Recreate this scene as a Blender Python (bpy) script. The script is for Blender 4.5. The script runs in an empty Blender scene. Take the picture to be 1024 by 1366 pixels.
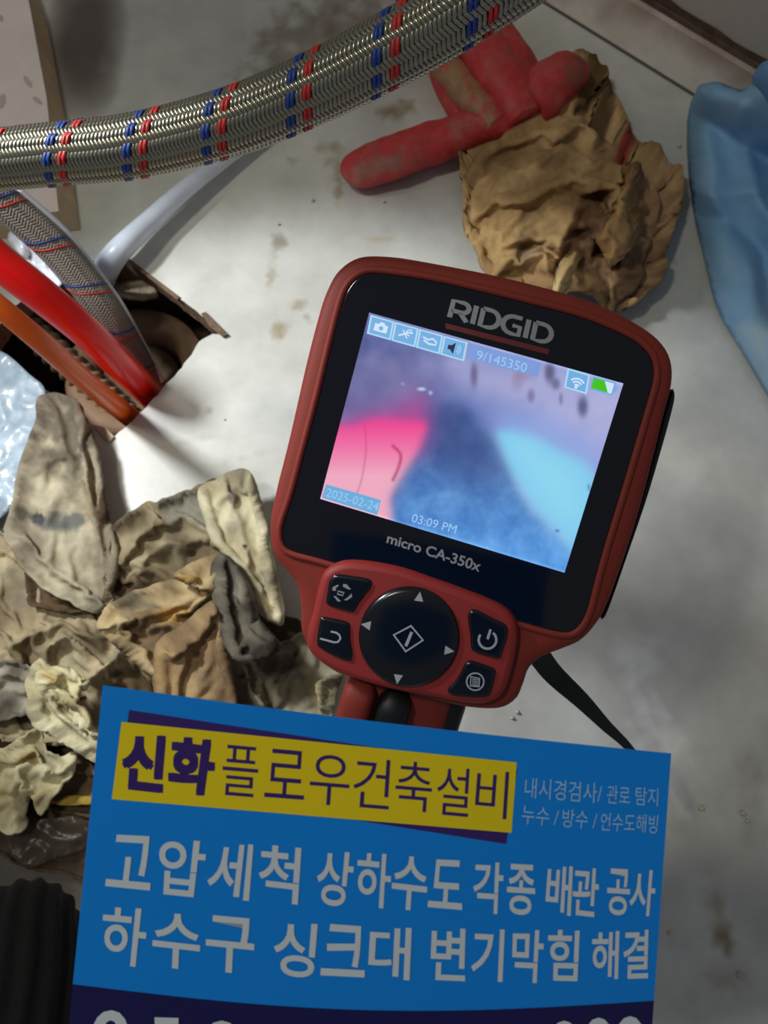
import bpy, math, random
import numpy as np
from mathutils import Vector, Matrix, noise
from mathutils.geometry import delaunay_2d_cdt
random.seed(7)
S = bpy.context.scene
COL = S.collection
# ---------------------------------------------------------------- camera, world, lights, exposure
H, TILT, FPX = 0.34, math.radians(18), 987.0
cd = bpy.data.cameras.new('camera'); cam = bpy.data.objects.new('camera', cd); COL.objects.link(cam)
cam.location = (0, 0, H); cam.rotation_euler = (TILT, 0, 0)
cd.sensor_fit = 'VERTICAL'; cd.sensor_height = 36; cd.lens = 36*FPX/1366
cd.clip_start = 0.01
cd.dof.use_dof = True; cd.dof.focus_distance = 0.17; cd.dof.aperture_fstop = 34
S.camera = cam
S.view_settings.view_transform = 'Standard'; S.view_settings.look = 'None'
S.view_settings.gamma = 1; S.view_settings.exposure = 0; S.view_settings.use_curve_mapping = False
w = bpy.data.worlds.new('world'); S.world = w; w.use_nodes = True
w.node_tree.nodes['Background'].inputs[0].default_value = (0.80, 0.88, 1.0, 1)
w.node_tree.nodes['Background'].inputs[1].default_value = 0.145
def light(name, kind, loc, aim, energy, color, **k):
    d = bpy.data.lights.new(name, kind); d.energy = energy; d.color = color
    for a, b in k.items(): setattr(d, a, b)
    o = bpy.data.objects.new(name, d); COL.objects.link(o); o.location = loc
    o.rotation_euler = (Vector(aim)-Vector(loc)).to_track_quat('-Z', 'Y').to_euler()
    return o
# work torch held to the left of the opening, and the weaker room lamp above and behind the left shoulder
light('torch', 'SPOT', (-0.30, 0.24, 0.34), (-0.043, 0.1136, 0), 6.9, (0.93, 0.97, 1.0), spot_size=math.radians(47), spot_blend=0.30, shadow_soft_size=0.026)
light('room_lamp', 'AREA', (-0.34, 0.12, 0.80), (0.02, 0.05, 0.0), 1.3, (1.0, 0.97, 0.80), shape='DISK', size=0.09)

# ---------------------------------------------------------------- helpers
RIGHT = Vector((1, 0, 0)); FWD = Vector((0, math.sin(TILT), -math.cos(TILT))); UP = Vector((0, math.cos(TILT), math.sin(TILT)))
CAM = Vector((0, 0, H))
def ray(px, py): return FWD + RIGHT*((px-512)/FPX) + UP*((683-py)/FPX)
def P(px, py, z): return CAM + ray(px, py)*z
def F(px, py, h=0.0):
    r = ray(px, py); return CAM + r*((H-h)/-r.z)
def to_px(v):
    d = Vector(v)-CAM; z = d.dot(FWD)
    return 512+FPX*d.dot(RIGHT)/z, 683-FPX*d.dot(UP)/z
def lin(c): c = c/255; return c/12.92 if c <= .04045 else ((c+.055)/1.055)**2.4
def rgb(r, g, b): return (lin(r), lin(g), lin(b))
def nplin(a):
    a = np.clip(np.asarray(a, float)/255, 0, 1); return np.where(a <= .04045, a/12.92, ((a+.055)/1.055)**2.4)

def mat(name, col, rough=.5, metal=0, spec=.5, noise_amt=0, nscale=60, bump=0, bscale=200, attr=None, emit=0, coat=0, trans=0, bdist=.001, alpha=1, detail=6, aniso_noise=None):
    m = bpy.data.materials.new(name); m.use_nodes = True
    nt = m.node_tree; N = nt.nodes; L = nt.links; b = N['Principled BSDF']
    b.inputs['Roughness'].default_value = rough; b.inputs['Metallic'].default_value = metal
    b.inputs['Specular IOR Level'].default_value = spec
    b.inputs['Coat Weight'].default_value = coat; b.inputs['Coat Roughness'].default_value = .08
    b.inputs['Transmission Weight'].default_value = trans; b.inputs['Alpha'].default_value = alpha
    b.inputs['Base Color'].default_value = (*col, 1)
    src = None
    tc = N.new('ShaderNodeTexCoord')
    if attr:
        a = N.new('ShaderNodeAttribute'); a.attribute_name = attr; src = a.outputs['Color']
    if noise_amt:
        n = N.new('ShaderNodeTexNoise'); n.inputs['Scale'].default_value = nscale; n.inputs['Detail'].default_value = detail
        n.inputs['Roughness'].default_value = .65
        L.new(tc.outputs['Object'], n.inputs['Vector'])
        r = N.new('ShaderNodeMapRange'); r.inputs[1].default_value = .3; r.inputs[2].default_value = .7
        r.inputs[3].default_value = 1-noise_amt; r.inputs[4].default_value = 1+noise_amt*.4
        L.new(n.outputs['Fac'], r.inputs[0])
        v = N.new('ShaderNodeVectorMath'); v.operation = 'SCALE'
        if src: L.new(src, v.inputs[0])
        else: v.inputs[0].default_value = col
        L.new(r.outputs[0], v.inputs['Scale']); src = v.outputs[0]
    if src: L.new(src, b.inputs['Base Color'])
    if emit:
        if src: L.new(src, b.inputs['Emission Color'])
        else: b.inputs['Emission Color'].default_value = (*col, 1)
        b.inputs['Emission Strength'].default_value = emit
        b.inputs['Base Color'].default_value = (0, 0, 0, 1)
        for l in list(L):
            if l.to_socket == b.inputs['Base Color']: L.remove(l)
    if bump:
        n = N.new('ShaderNodeTexNoise'); n.inputs['Scale'].default_value = bscale; n.inputs['Detail'].default_value = 5
        L.new(tc.outputs['Object'], n.inputs['Vector'])
        bp = N.new('ShaderNodeBump'); bp.inputs['Strength'].default_value = bump; bp.inputs['Distance'].default_value = bdist
        L.new(n.outputs['Fac'], bp.inputs['Height']); L.new(bp.outputs[0], b.inputs['Normal'])
    return m

def tag(o, label=None, cat=None, group=None, kind=None):
    for k, v in (('label', label), ('category', cat), ('group', group), ('kind', kind)):
        if v: o[k] = v
    return o
def root(name, loc, label, cat, group=None):
    o = bpy.data.objects.new(name, None); COL.objects.link(o); o.location = loc; o.empty_display_size = .01
    return tag(o, label, cat, group)
def wloc(o):
    v = Vector((0, 0, 0))
    while o: v = v+Vector(o.location); o = o.parent
    return v
def mk(name, vs, fs, m, parent=None, smooth=False, cols=None, solid=0, origin=None):
    vs = [Vector(v) for v in vs]
    if parent: off = wloc(parent); loc = Vector((0, 0, 0))
    else:
        off = Vector(origin) if origin else Vector((sum(v.x for v in vs)/len(vs), sum(v.y for v in vs)/len(vs), min(v.z for v in vs)))
        loc = off
    me = bpy.data.meshes.new(name); me.from_pydata([v-off for v in vs], [], fs); me.update()
    o = bpy.data.objects.new(name, me); COL.objects.link(o); o.location = loc
    if parent: o.parent = parent
    if m: me.materials.append(m)
    if smooth: me.polygons.foreach_set('use_smooth', [True]*len(me.polygons))
    if cols is not None:
        at = me.color_attributes.new('Col', 'FLOAT_COLOR', 'POINT')
        c = np.ones((len(vs), 4), 'f'); c[:, :3] = np.asarray(cols); at.data.foreach_set('color', c.ravel())
    if solid:
        s = o.modifiers.new('solid', 'SOLIDIFY'); s.thickness = solid; s.offset = -1
    return o
def cat(pts, n, closed=False):
    """Catmull-Rom through rows of numbers, n samples a span"""
    A = np.asarray(pts, float); k = len(A); out = []
    for i in range(k if closed else k-1):
        g = (lambda j: A[j % k]) if closed else (lambda j: A[min(max(j, 0), k-1)])
        p0, p1, p2, p3 = g(i-1), g(i), g(i+1), g(i+2)
        for t in np.arange(n)/n:
            out.append(.5*((2*p1)+(-p0+p2)*t+(2*p0-5*p1+4*p2-p3)*t*t+(-p0+3*p1-3*p2+p3)*t**3))
    if not closed: out.append(A[-1])
    return np.array(out)
def resample(poly, step, closed=True):
    A = np.asarray(poly, float); B = np.vstack([A, A[:1]]) if closed else A
    seg = np.linalg.norm(np.diff(B, axis=0), axis=1); s = np.r_[0, np.cumsum(seg)]
    n = max(int(s[-1]/step), 6); t = np.linspace(0, s[-1], n+1)
    R = np.stack([np.interp(t, s, B[:, i]) for i in range(A.shape[1])], 1)
    return R[:-1] if closed else R
def frames(C):
    C = [Vector(c) for c in C]; out = []; up = Vector((0, .3, 1)).normalized()
    for i in range(len(C)):
        t = (C[min(i+1, len(C)-1)]-C[max(i-1, 0)]).normalized()
        a = (up-t*up.dot(t)).normalized(); b = t.cross(a); up = a
        out.append((C[i], t, a, b))
    return out
def tube(name, path, m, parent=None, n=10, seg=24, caps=True, rmod=None, flat=1.0, **k):
    """path rows: x,y,z,r in metres"""
    A = cat(path, n); fr = frames([a[:3] for a in A]); vs = []; fs = []
    for i, (c, t, a, b) in enumerate(fr):
        r = A[i][3]*(rmod(i) if rmod else 1)
        for j in range(seg):
            th = 2*math.pi*j/seg; vs.append(c+(a*math.cos(th)*flat+b*math.sin(th))*r)
    for i in range(len(fr)-1):
        for j in range(seg):
            fs.append((i*seg+j, i*seg+(j+1) % seg, (i+1)*seg+(j+1) % seg, (i+1)*seg+j))
    if caps: fs += [tuple(range(seg-1, -1, -1)), tuple(range((len(fr)-1)*seg, len(fr)*seg))]
    return mk(name, vs, fs, m, parent, True, **k)
def pxpath(rows): return [(*P(x, y, z), r) for x, y, z, r in rows]

def inpoly(pts, poly):
    x, y = pts[:, 0], pts[:, 1]; c = np.zeros(len(pts), bool); n = len(poly); j = n-1
    for i in range(n):
        xi, yi = poly[i]; xj, yj = poly[j]
        if yi != yj: c ^= ((yi > y) != (yj > y)) & (x < (xj-xi)*(y-yi)/(yj-yi)+xi)
        j = i
    return c
def polydist(pts, poly, closed=True):
    """distance to a polyline and the side (+1 left of travel in image space)"""
    pl = np.asarray(poly, float); n = len(pl); best = np.full(len(pts), 1e9); side = np.ones(len(pts))
    for i in range(n if closed else n-1):
        a, b = pl[i], pl[(i+1) % n]; ab = b-a; L2 = (ab**2).sum()+1e-12
        t = np.clip(((pts-a)@ab)/L2, 0, 1); q = pts-(a+t[:, None]*ab); d = np.sqrt((q**2).sum(1))
        m = d < best; best[m] = d[m]; side[m] = np.sign(ab[0]*q[m, 1]-ab[1]*q[m, 0])
    return best, side
def nz(pts, scale, seed=0.0): return np.array([noise.noise(Vector((x/scale, y/scale, seed))) for x, y in pts])
def fbm(pts, scale, seed=0.0, o=4): return sum(nz(pts, scale/2**i, seed+i*7.3)*.5**i for i in range(o))
def ridged(pts, scale, seed=0.0, o=3): return sum((1-2.2*np.abs(nz(pts, scale/1.9**i, seed+i*5.1)))*.5**i for i in range(o))
def cdt(outline, step, holes=(), jitter=.25, extra=None):
    ol = np.asarray(outline); x0, y0 = ol.min(0); x1, y1 = ol.max(0)
    gx, gy = np.meshgrid(np.arange(x0, x1, step), np.arange(y0, y1, step*.87))
    gx = gx+(np.arange(gx.shape[0]) % 2)[:, None]*step*.5
    g = np.stack([gx.ravel(), gy.ravel()], 1)
    rs = np.random.RandomState(3); g += (rs.rand(*g.shape)-.5)*step*jitter
    k = inpoly(g, ol) & (polydist(g, ol)[0] > step*.5)
    for h in holes: k &= ~inpoly(g, h) & (polydist(g, h)[0] > step*.5)
    g = g[k]; vs = [Vector(p) for p in ol]; faces = [list(range(len(ol)))]
    for h in holes: faces.append(list(range(len(vs), len(vs)+len(h)))); vs += [Vector(p) for p in h]
    vs += [Vector(p) for p in g]
    v, e, f, _, _, _ = delaunay_2d_cdt(vs, [], faces, 2 if holes else 1, 1e-9)
    v = np.array([tuple(p) for p in v])
    return v, f

def flap(outline, h0, edge=.8, ew=5, creases=(), crumple=1.2, cscale=46, colA=(150, 140, 115), colB=(105, 92, 72), spots=(), seed=0., step=3.8, slope=None, bend=1.4, fine=.03, ang=None, lam=38, amp=None, lift_=1.14, mud=.4, wallh=0):
    """one flap of cloth: outline in image px, heights in mm above the floor"""
    ol = resample(cat(outline, 6, True), step)
    wob = np.stack([nz(ol, 14, seed+50), nz(ol, 14, seed+80)], 1)*bend; ol = ol+wob
    v, f = cdt(ol, step)
    de, _ = polydist(v, ol)
    h = h0*(edge+(1-edge)*(1-np.exp(-de/ew)))
    if slope: h = h+slope[0]*(v[:, 0]-ol[:, 0].mean())/100+slope[1]*(v[:, 1]-ol[:, 1].mean())/100
    fade = 1-np.exp(-de/8)
    for (pl, A, w1, w2) in creases:
        pw = np.stack([v[:, 0]+fbm(v, 60, seed+3, 2)*8, v[:, 1]+fbm(v, 60, seed+9, 2)*8], 1)
        d, s = polydist(pw, cat(pl, 5), False)
        wd = np.where(s > 0, w1, w2); h = h+A*np.exp(-(d/wd)**1.3)*(.35+.65*fade)
    wp = v+np.stack([fbm(v, 70, seed+11, 2), fbm(v, 70, seed+17, 2)], 1)*26
    if ang is None: ang = (seed*47) % 180
    if amp is None: amp = crumple*.8
    wr = fbm(v, 130, seed+61, 2)*1.1
    for aa, ll, am in ((ang, lam, amp), (ang+38, lam*.62, amp*.32), (ang-50, lam*1.7, amp*.55)):
        a_ = math.radians(aa); q = -v[:, 0]*math.sin(a_)+v[:, 1]*math.cos(a_)
        gate = .35+.65*np.clip(.5+fbm(v, 60, seed+aa, 2)*1.4, 0, 1)
        fr_ = np.mod(q/ll+wr, 1); h = h+am*gate*(1-np.abs(2*fr_-1))
    h = h+ridged(wp, cscale, seed)*crumple*.16+fbm(v, 12, seed+5, 2)*fine
    if wallh: h = h+np.maximum(0, 22-((v[:, 0]-921)*-125+(v[:, 1]-125)*202)/237.5)*wallh
    h = np.maximum(h, 1.0)
    m = np.clip(.5+fbm(v, 55, seed+31, 4)*1.3, 0, 1)[:, None]
    c = (np.array(colA)*(1-m)+np.array(colB)*m)*lift_
    gm = (np.clip((fbm(v, 34, seed+71, 4)-.12)*1.7, 0, 1)*mud)[:, None]; c = c*(1-gm)+np.array((84, 78, 68))*gm
    for (sx, sy, rx, ry, sc, st) in spots:
        q = ((v[:, 0]-sx)/rx)**2+((v[:, 1]-sy)/ry)**2
        k = (np.clip(1.5-q+fbm(v, 16, seed+40, 3)*1.2, 0, 1)*st)[:, None]
        c = c*(1-k)+np.array(sc)*k
    vs = [F(x, y, hh/1000) for (x, y), hh in zip(v, h)]
    return vs, f, nplin(c), len(ol), ang
def buckle(vs, fs, ang, ex, npin, iters=130, zmin=.001, bend_w=.22):
    """let a flap with spare material settle into folds running along `ang` (mass-spring relaxation)"""
    X = np.array([tuple(p) for p in vs])*1000; n = len(X); E = {}; 
    for f in fs:
        for i in range(3):
            a, b, c = f[i], f[(i+1) % 3], f[(i+2) % 3]; E.setdefault((min(a, b), max(a, b)), []).append(c)
    e1 = np.array(list(E.keys())); e2 = np.array([c for c in E.values() if len(c) == 2])
    a_ = math.radians(ang); nd = np.array((-math.sin(a_), -math.cos(a_)))   # image direction across the folds, in world x, y
    def rest(e, w):
        d = X[e[:, 1]]-X[e[:, 0]]; L = np.linalg.norm(d, axis=1)+1e-9; q = (d[:, :2]@nd)/L
        return L*(1+w*q*q+w*.25)
    e = np.vstack([e1, e2]); r = np.r_[rest(e1, ex), rest(e2, ex*1.0)]; wt = np.r_[np.full(len(e1), .5), np.full(len(e2), bend_w)]
    I, J = e[:, 0], e[:, 1]; cnt = np.bincount(I, wt, n)+np.bincount(J, wt, n)+1e-9
    pin = np.ones(n); pin[:npin] = .12
    V = np.zeros_like(X); 
    for it in range(iters):
        V *= .86; V[:, 2] -= .01; X += V*pin[:, None]; X0 = X.copy()
        for _ in range(2):
            d = X[J]-X[I]; L = np.linalg.norm(d, axis=1)+1e-9; k = (wt*(L-r)/L*.5)[:, None]*d
            for c in range(3): X[:, c] += (np.bincount(I, k[:, c], n)-np.bincount(J, k[:, c], n))/cnt*1.7*pin
        X[:, 2] = np.maximum(X[:, 2], zmin*1000); V += (X-X0)*.5
    return [Vector(p/1000) for p in X]
def cloth(name, flaps, m, label, catg, solid=.0009, parent=None):
    V = []; Fc = []; C = []
    for fl in flaps:
        fl = dict(fl); ex = fl.pop('ex', .16); bw = fl.pop('bw', .22)
        vs, f, c, npin, ag = flap(**fl); o = len(V)
        if ex: vs = buckle(vs, f, ag, ex, npin, zmin=max(.001, fl['h0']*.00035), bend_w=bw)
        V += vs; Fc += [tuple(reversed([i+o for i in q])) for q in f]; C.append(c)
    ob = mk(name, V, Fc, m, parent, True, np.vstack(C), solid)
    me = ob.data
    # faces point up
    if sum(p.normal.z for p in me.polygons) < 0: me.flip_normals()
    return tag(ob, label, catg) if not parent else ob

# flat print and shallow plates on a surface: surf(px, py, lift) -> world point
def flatp(name, polys, surf, lift, m, parent):
    vs = []; fs = []
    for p in polys:
        fs.append(tuple(range(len(vs), len(vs)+len(p)))); vs += [surf(x, y, lift) for x, y in p]
    return mk(name, vs, fs, m, parent)
def stroke(pl, wd, closed=False):
    A = np.asarray(pl, float); n = len(A); L = []; R = []
    for i in range(n):
        a = A[(i-1) % n] if (closed or i > 0) else A[i]; b = A[(i+1) % n] if (closed or i < n-1) else A[i]
        t = b-a; t = t/(np.linalg.norm(t)+1e-9); nn = np.array([-t[1], t[0]])*wd/2; L.append(A[i]+nn); R.append(A[i]-nn)
    out = []
    for i in range(n if closed else n-1):
        j = (i+1) % n; out.append([L[i], L[j], R[j], R[i]])
    return out
def arc(cx, cy, r, a0, a1, n=24, ry=None):
    return [(cx+r*math.cos(math.radians(a0+(a1-a0)*i/n)), cy+(ry or r)*math.sin(math.radians(a0+(a1-a0)*i/n))) for i in range(n+1)]
def bil(q, s, t):   # q: TL TR BR BL ; s right, t down
    q = np.asarray(q, float)
    return (q[0]*(1-s)+q[1]*s)*(1-t)+(q[3]*(1-s)+q[2]*s)*t
def text(name, body, quad, surf, lift, m, parent, bold=0, crop=None, space=1.0):
    c = bpy.data.curves.new('t', 'FONT'); c.body = body; c.offset = bold; c.resolution_u = 4; c.space_character = space
    o = bpy.data.objects.new('t', c); COL.objects.link(o)
    dg = bpy.context.evaluated_depsgraph_get(); me = bpy.data.meshes.new_from_object(o.evaluated_get(dg))
    bpy.data.objects.remove(o); bpy.data.curves.remove(c)
    co = np.array([v.co[:2] for v in me.vertices]); fs = [tuple(p.vertices) for p in me.polygons]
    bpy.data.meshes.remove(me)
    a, b = co.min(0), co.max(0)
    vs = [surf(*bil(quad, (x-a[0])/(b[0]-a[0]), 1-(y-a[1])/(b[1]-a[1])), lift) for x, y in co]
    return mk(name, vs, fs, m, parent)

# ---------------------------------------------------------------- materials
M_floor = mat('dirty_laminate', (1, 1, 1), rough=.42, attr='Col', noise_amt=.15, nscale=38, bump=.25, bscale=120, bdist=.0006)
M_chip = mat('chipboard', rgb(120, 100, 78), rough=.9, noise_amt=.4, nscale=300, bump=.6, bscale=500)
M_dirt = mat('dark_earth', (1, 1, 1), rough=.95, attr='Col', noise_amt=.45, nscale=70, bump=.8, bscale=130, bdist=.004)
M_cloth = mat('soiled_cotton', (1, 1, 1), rough=.95, spec=.12, attr='Col', noise_amt=.22, nscale=150, bump=.35, bscale=700, bdist=.0004)
M_blue_cloth = mat('blue_cloth', (1, 1, 1), rough=.7, spec=.3, attr='Col', noise_amt=.06, nscale=60, bump=.15, bscale=200)
M_wall = mat('wall_paint', rgb(196, 186, 178), rough=.85, noise_amt=.08, nscale=20, bump=.1, bscale=80)
M_base = mat('skirting_paint', (1, 1, 1), rough=.6, attr='Col', noise_amt=.15, nscale=60, bump=.2, bscale=150)
M_steel = mat('braided_steel', rgb(165, 160, 142), rough=.28, metal=.9, spec=.5)
M_steel2 = mat('braided_steel_dull', rgb(128, 120, 110), rough=.6, metal=.1)
M_core = mat('hose_core', rgb(42, 42, 44), rough=.7)
M_tblue = mat('thread_blue', rgb(30, 62, 140), rough=.45)
M_tred = mat('thread_red', rgb(190, 45, 38), rough=.45)
M_red_pipe = mat('red_plastic_pipe', rgb(252, 16, 12), rough=.35, coat=.2, noise_amt=.06, nscale=40)
M_orange = mat('orange_plastic_pipe', rgb(255, 106, 22), rough=.4, coat=.1, noise_amt=.08, nscale=40)
M_pale = mat('pale_blue_plastic', rgb(226, 234, 248), rough=.3, noise_amt=.15, nscale=50)
M_rubber = mat('red_rubber', (1, 1, 1), rough=.6, attr='Col', noise_amt=.25, nscale=200, bump=.5, bscale=300)
M_red = mat('red_housing', rgb(132, 45, 34), rough=.6, spec=.35, bump=.06, bscale=600, bdist=.0004)
M_red2 = mat('red_keypad', rgb(150, 45, 42), rough=.55, spec=.4, bump=.05, bscale=600, bdist=.0004)
M_black = mat('black_rubber', rgb(16, 17, 20), rough=.45, spec=.4)
M_key = mat('black_key', rgb(13, 16, 22), rough=.22, spec=.6, noise_amt=.3, nscale=150)
M_glass = mat('black_bezel_glass', rgb(10, 12, 22), rough=.09, spec=.6, bump=.02, bscale=60)
M_mark = mat('silver_print', rgb(176, 178, 186), rough=.5)
M_logo = mat('grey_print', rgb(150, 150, 156), rough=.4)
M_redline = mat('red_print', rgb(110, 28, 34), rough=.4)
M_screen = mat('screen_picture', (1, 1, 1), rough=.25, attr='Col', emit=.92)
def em(name, c, s=.92): return mat(name, rgb(*c), rough=.4, emit=s)
E_tile = em('tile_light', (176, 222, 252)); E_inner = em('tile_inner', (118, 178, 232)); E_white = em('icon_white', (214, 236, 255))
E_dark = em('icon_dark', (30, 40, 70)); E_green = em('battery_green', (70, 200, 30)); E_bar = em('bar_blue', (128, 160, 224)); E_bar2 = em('bar_cyan', (110, 178, 226)); E_txt = em('screen_text', (160, 205, 250))
M_card = mat('blue_print', rgb(0, 138, 240), rough=.28, spec=.4)
M_navy = mat('navy_print', rgb(24, 16, 84), rough=.28, spec=.4)
M_yellow = mat('yellow_print', rgb(240, 214, 16), rough=.3, spec=.4)
M_purple = mat('purple_print', rgb(58, 34, 112), rough=.3, spec=.4)
M_cardtext = mat('white_print', rgb(214, 222, 230), rough=.35)
M_small = mat('pale_blue_print', rgb(160, 205, 240), rough=.35)
M_sleeve = mat('dark_knit', rgb(13, 11, 12), rough=.9, noise_amt=.4, nscale=300, bump=.5, bscale=500)
M_film = mat('clear_film', rgb(225, 232, 240), rough=.12, trans=.85, spec=.6, alpha=.55)
M_crumb = mat('crumb', rgb(205, 200, 185), rough=.8)

# ---------------------------------------------------------------- floor with the ragged cut-out
hole_px = [(160, 340), (190, 361), (230, 390), (262, 415), (298, 446), (280, 446), (264, 457), (258, 470), (238, 494), (215, 520), (196, 542), (172, 566), (147, 587), (134, 577), (108, 556), (75, 531), (38, 500), (0, 472), (-14, 452), (12, 415), (50, 385), (100, 356), (132, 345)]
hr = resample(hole_px, 7); hr = hr+np.stack([nz(hr, 9, 1.), nz(hr, 9, 4.)], 1)*2.2
hole_w = np.array([tuple(F(x, y))[:2] for x, y in hr])
# where the skirting meets the floor
A0 = F(719, 0); A1 = F(921, 125); wdir = (A1-A0).normalized()
wn = Vector((wdir.y, -wdir.x, 0))
if wn.dot(Vector((0, 0, 0))-A0) < 0: wn = -wn      # towards the camera side
W0 = A0-wdir*.75; W1 = A1+wdir*.55
out_w = resample([(-.75, -.45), (.62, -.45), (.62, .9), (-.75, .9)], .05)
fine = resample([(-.27, -.14), (.27, -.14), (.30, .47), (-.30, .47)], .006)
v1, f1 = cdt(out_w, .05, holes=[fine])
t0 = None
v2, f2 = cdt(fine, .0033, holes=[hole_w])
def drop_in(v, f, poly):
    c = np.array([[v[i][0] for i in q][:3] for q in f]).mean(1), np.array([[v[i][1] for i in q][:3] for q in f]).mean(1)
    k = inpoly(np.stack(c, 1), poly); return [tuple(q) for q, kk in zip(f, k) if not kk]
f1 = drop_in(v1, f1, fine); f2 = drop_in(v2, f2, hole_w)
allv = np.vstack([v1, v2]); allf = f1+[tuple(i+len(v1) for i in q) for q in f2]
pp = np.array([to_px((x, y, 0)) for x, y in allv])
def stain_shade(v, base, lst, seed=0.):
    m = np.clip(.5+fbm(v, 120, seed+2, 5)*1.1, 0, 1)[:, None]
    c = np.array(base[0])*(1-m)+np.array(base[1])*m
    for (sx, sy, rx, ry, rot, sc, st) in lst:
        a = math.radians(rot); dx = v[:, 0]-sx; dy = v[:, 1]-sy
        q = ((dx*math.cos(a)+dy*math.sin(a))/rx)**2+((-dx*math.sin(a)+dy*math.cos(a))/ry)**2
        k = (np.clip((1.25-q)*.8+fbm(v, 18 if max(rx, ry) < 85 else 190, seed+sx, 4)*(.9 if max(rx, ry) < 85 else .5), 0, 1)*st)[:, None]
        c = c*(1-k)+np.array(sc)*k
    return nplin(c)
BR = (118, 92, 52)
fl_stain_shade = [(525, 147, 26, 13, -15, BR, .75), (442, 205, 22, 16, 20, (140, 122, 85), .55), (452, 248, 5, 32, 0, (140, 122, 85), .5),
 (376, 325, 16, 10, 30, (120, 108, 85), .5), (362, 360, 6, 30, 10, (150, 138, 108), .5), (374, 440, 12, 13, 0, (150, 130, 92), .6), (395, 408, 10, 6, -30, (150, 130, 92), .45), (410, 425, 4, 4, 0, (90, 80, 70), .6), (388, 212, 8, 5, 0, (130, 120, 100), .5),
 (965, 1252, 15, 22, -20, BR, .7), (952, 1205, 16, 22, -30, (150, 130, 92), .4), (970, 1300, 30, 30, 0, (150, 135, 105), .3),
 (330, 40, 300, 150, 0, (160, 158, 160), .55), (800, 300, 330, 330, 30, (168, 166, 168), .35), (960, 780, 150, 420, 10, (172, 168, 164), .4), (115, 60, 50, 110, 8, (84, 72, 66), .85), (140, 85, 10, 12, 0, (150, 146, 142), .4), (400, 60, 80, 50, -30, (112, 98, 86), .6), (480, 20, 60, 40, 0, (112, 98, 86), .55),  # broad greys paint shade over top and right; dark ellipse, the board's shadow
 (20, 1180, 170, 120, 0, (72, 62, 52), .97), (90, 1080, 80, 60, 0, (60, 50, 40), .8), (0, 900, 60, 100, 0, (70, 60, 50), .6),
 (882, 238, 6, 4, 0, (60, 55, 52), .7), (905, 345, 9, 3, -40, (120, 95, 85), .5), (500, 318, 22, 4, 5, (190, 165, 110), .5), (395, 690, 8, 5, 0, (120, 110, 90), .3),
 (850, 880, 40, 34, 50, (232, 232, 228), .75), (885, 1000, 34, 60, -30, (232, 232, 228), .7), (905, 1065, 9, 34, -25, (238, 238, 235), .7), (820, 800, 30, 22, 20, (205, 205, 190), .4), (850, 930, 10, 46, -25, (228, 228, 224), .5), (880, 950, 7, 40, -18, (226, 226, 222), .5), (800, 900, 10, 40, -40, (226, 226, 222), .35),
 (250, 590, 60, 4, -12, (165, 155, 130), .25), (330, 610, 50, 3, -14, (165, 155, 130), .25), (280, 550, 6, 4, 0, (110, 100, 80), .4),
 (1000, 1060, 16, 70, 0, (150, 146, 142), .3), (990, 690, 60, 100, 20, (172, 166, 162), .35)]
fc = stain_shade(pp, ((226, 226, 218), (210, 209, 200)), fl_stain_shade)
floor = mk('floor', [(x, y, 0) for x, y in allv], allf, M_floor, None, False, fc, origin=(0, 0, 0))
tag(floor, 'dirty off-white laminate cabinet floor with a ragged cut-out', None, None, 'structure')
if floor.data.polygons[0].normal.z < 0: floor.data.flip_normals()
# cut edge of the board round the hole
n = len(hole_w); T = .012
ev = [(x, y, -.00005) for x, y in hole_w]+[(x+nz(np.array([[x*1e3, y*1e3]]), 6, 2)[0]*.0012, y, -T) for x, y in hole_w]
ef = [(i, (i+1) % n, n+(i+1) % n, n+i) for i in range(n)]
mk('cut_edge', ev, ef, M_chip, floor)
# underside of the board so the void is dark
uo = [(x, y, -T) for x, y in v1]; 
mk('board_underside', [(x, y, -T) for x, y in allv[len(v1):]], [tuple(reversed(q)) for q in f2], M_chip, floor)
# splinters on the right-hand corner and lower tip
def sliver(name, pts, z0, z1, m, parent):
    k = len(pts); vs = [F(x, y, z1) for x, y in pts]+[F(x, y, z0) for x, y in pts]
    fs = [tuple(range(k)), tuple(range(2*k-1, k-1, -1))]+[(i, (i+1) % k, k+(i+1) % k, k+i) for i in range(k)]
    return mk(name, vs, fs, m, parent)
sliver('splinter', [(268, 418), (274, 416), (304, 446), (296, 449), (280, 436)], .0002, .0022, M_chip, floor)
sliver('splinter', [(160, 341), (166, 340), (240, 396), (236, 400)], .0002, .0012, M_chip, floor)
sliver('splinter', [(122, 566), (146, 590), (152, 582), (140, 570)], .0002, .0016, mat('chip_pale', rgb(200, 180, 150), rough=.8), floor)

# void under the board
g = resample([(-.30, -.06), (.0, -.06), (.0, .26), (-.30, .26)], .004)
v, f = cdt(g, .004)
vp = np.array([to_px((x, y, -.06)) for x, y in v])
hh = -.075+fbm(v*1000, 40, 3, 4)*.014+ridged(v*1000, 16, 8, 2)*.003
cc = nplin(np.array((98, 78, 58))+fbm(v*1000, 30, 12, 4)[:, None]*np.array((50, 44, 36)))
gv = [(x, y, z) for (x, y), z in zip(v, hh)]
nb = len(g)
sub = mk('floor_below', gv, [tuple(q) for q in f], M_dirt, None, True, cc, origin=(-.15, .1, -.08))
tag(sub, 'dark brown earthy ground seen down the hole under the board', None, None, 'structure')
bx = [(-.30, -.06), (0, -.06), (0, .26), (-.30, .26)]
vv = [(x, y, -.11) for x, y in bx]+[(x, y, -T-.0005) for x, y in bx]
cv = mk('light_block_below', vv, [(i, (i+1) % 4, 4+(i+1) % 4, 4+i) for i in range(4)], M_chip, None, False)  # added box sides keep stray light out from under the board
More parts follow.
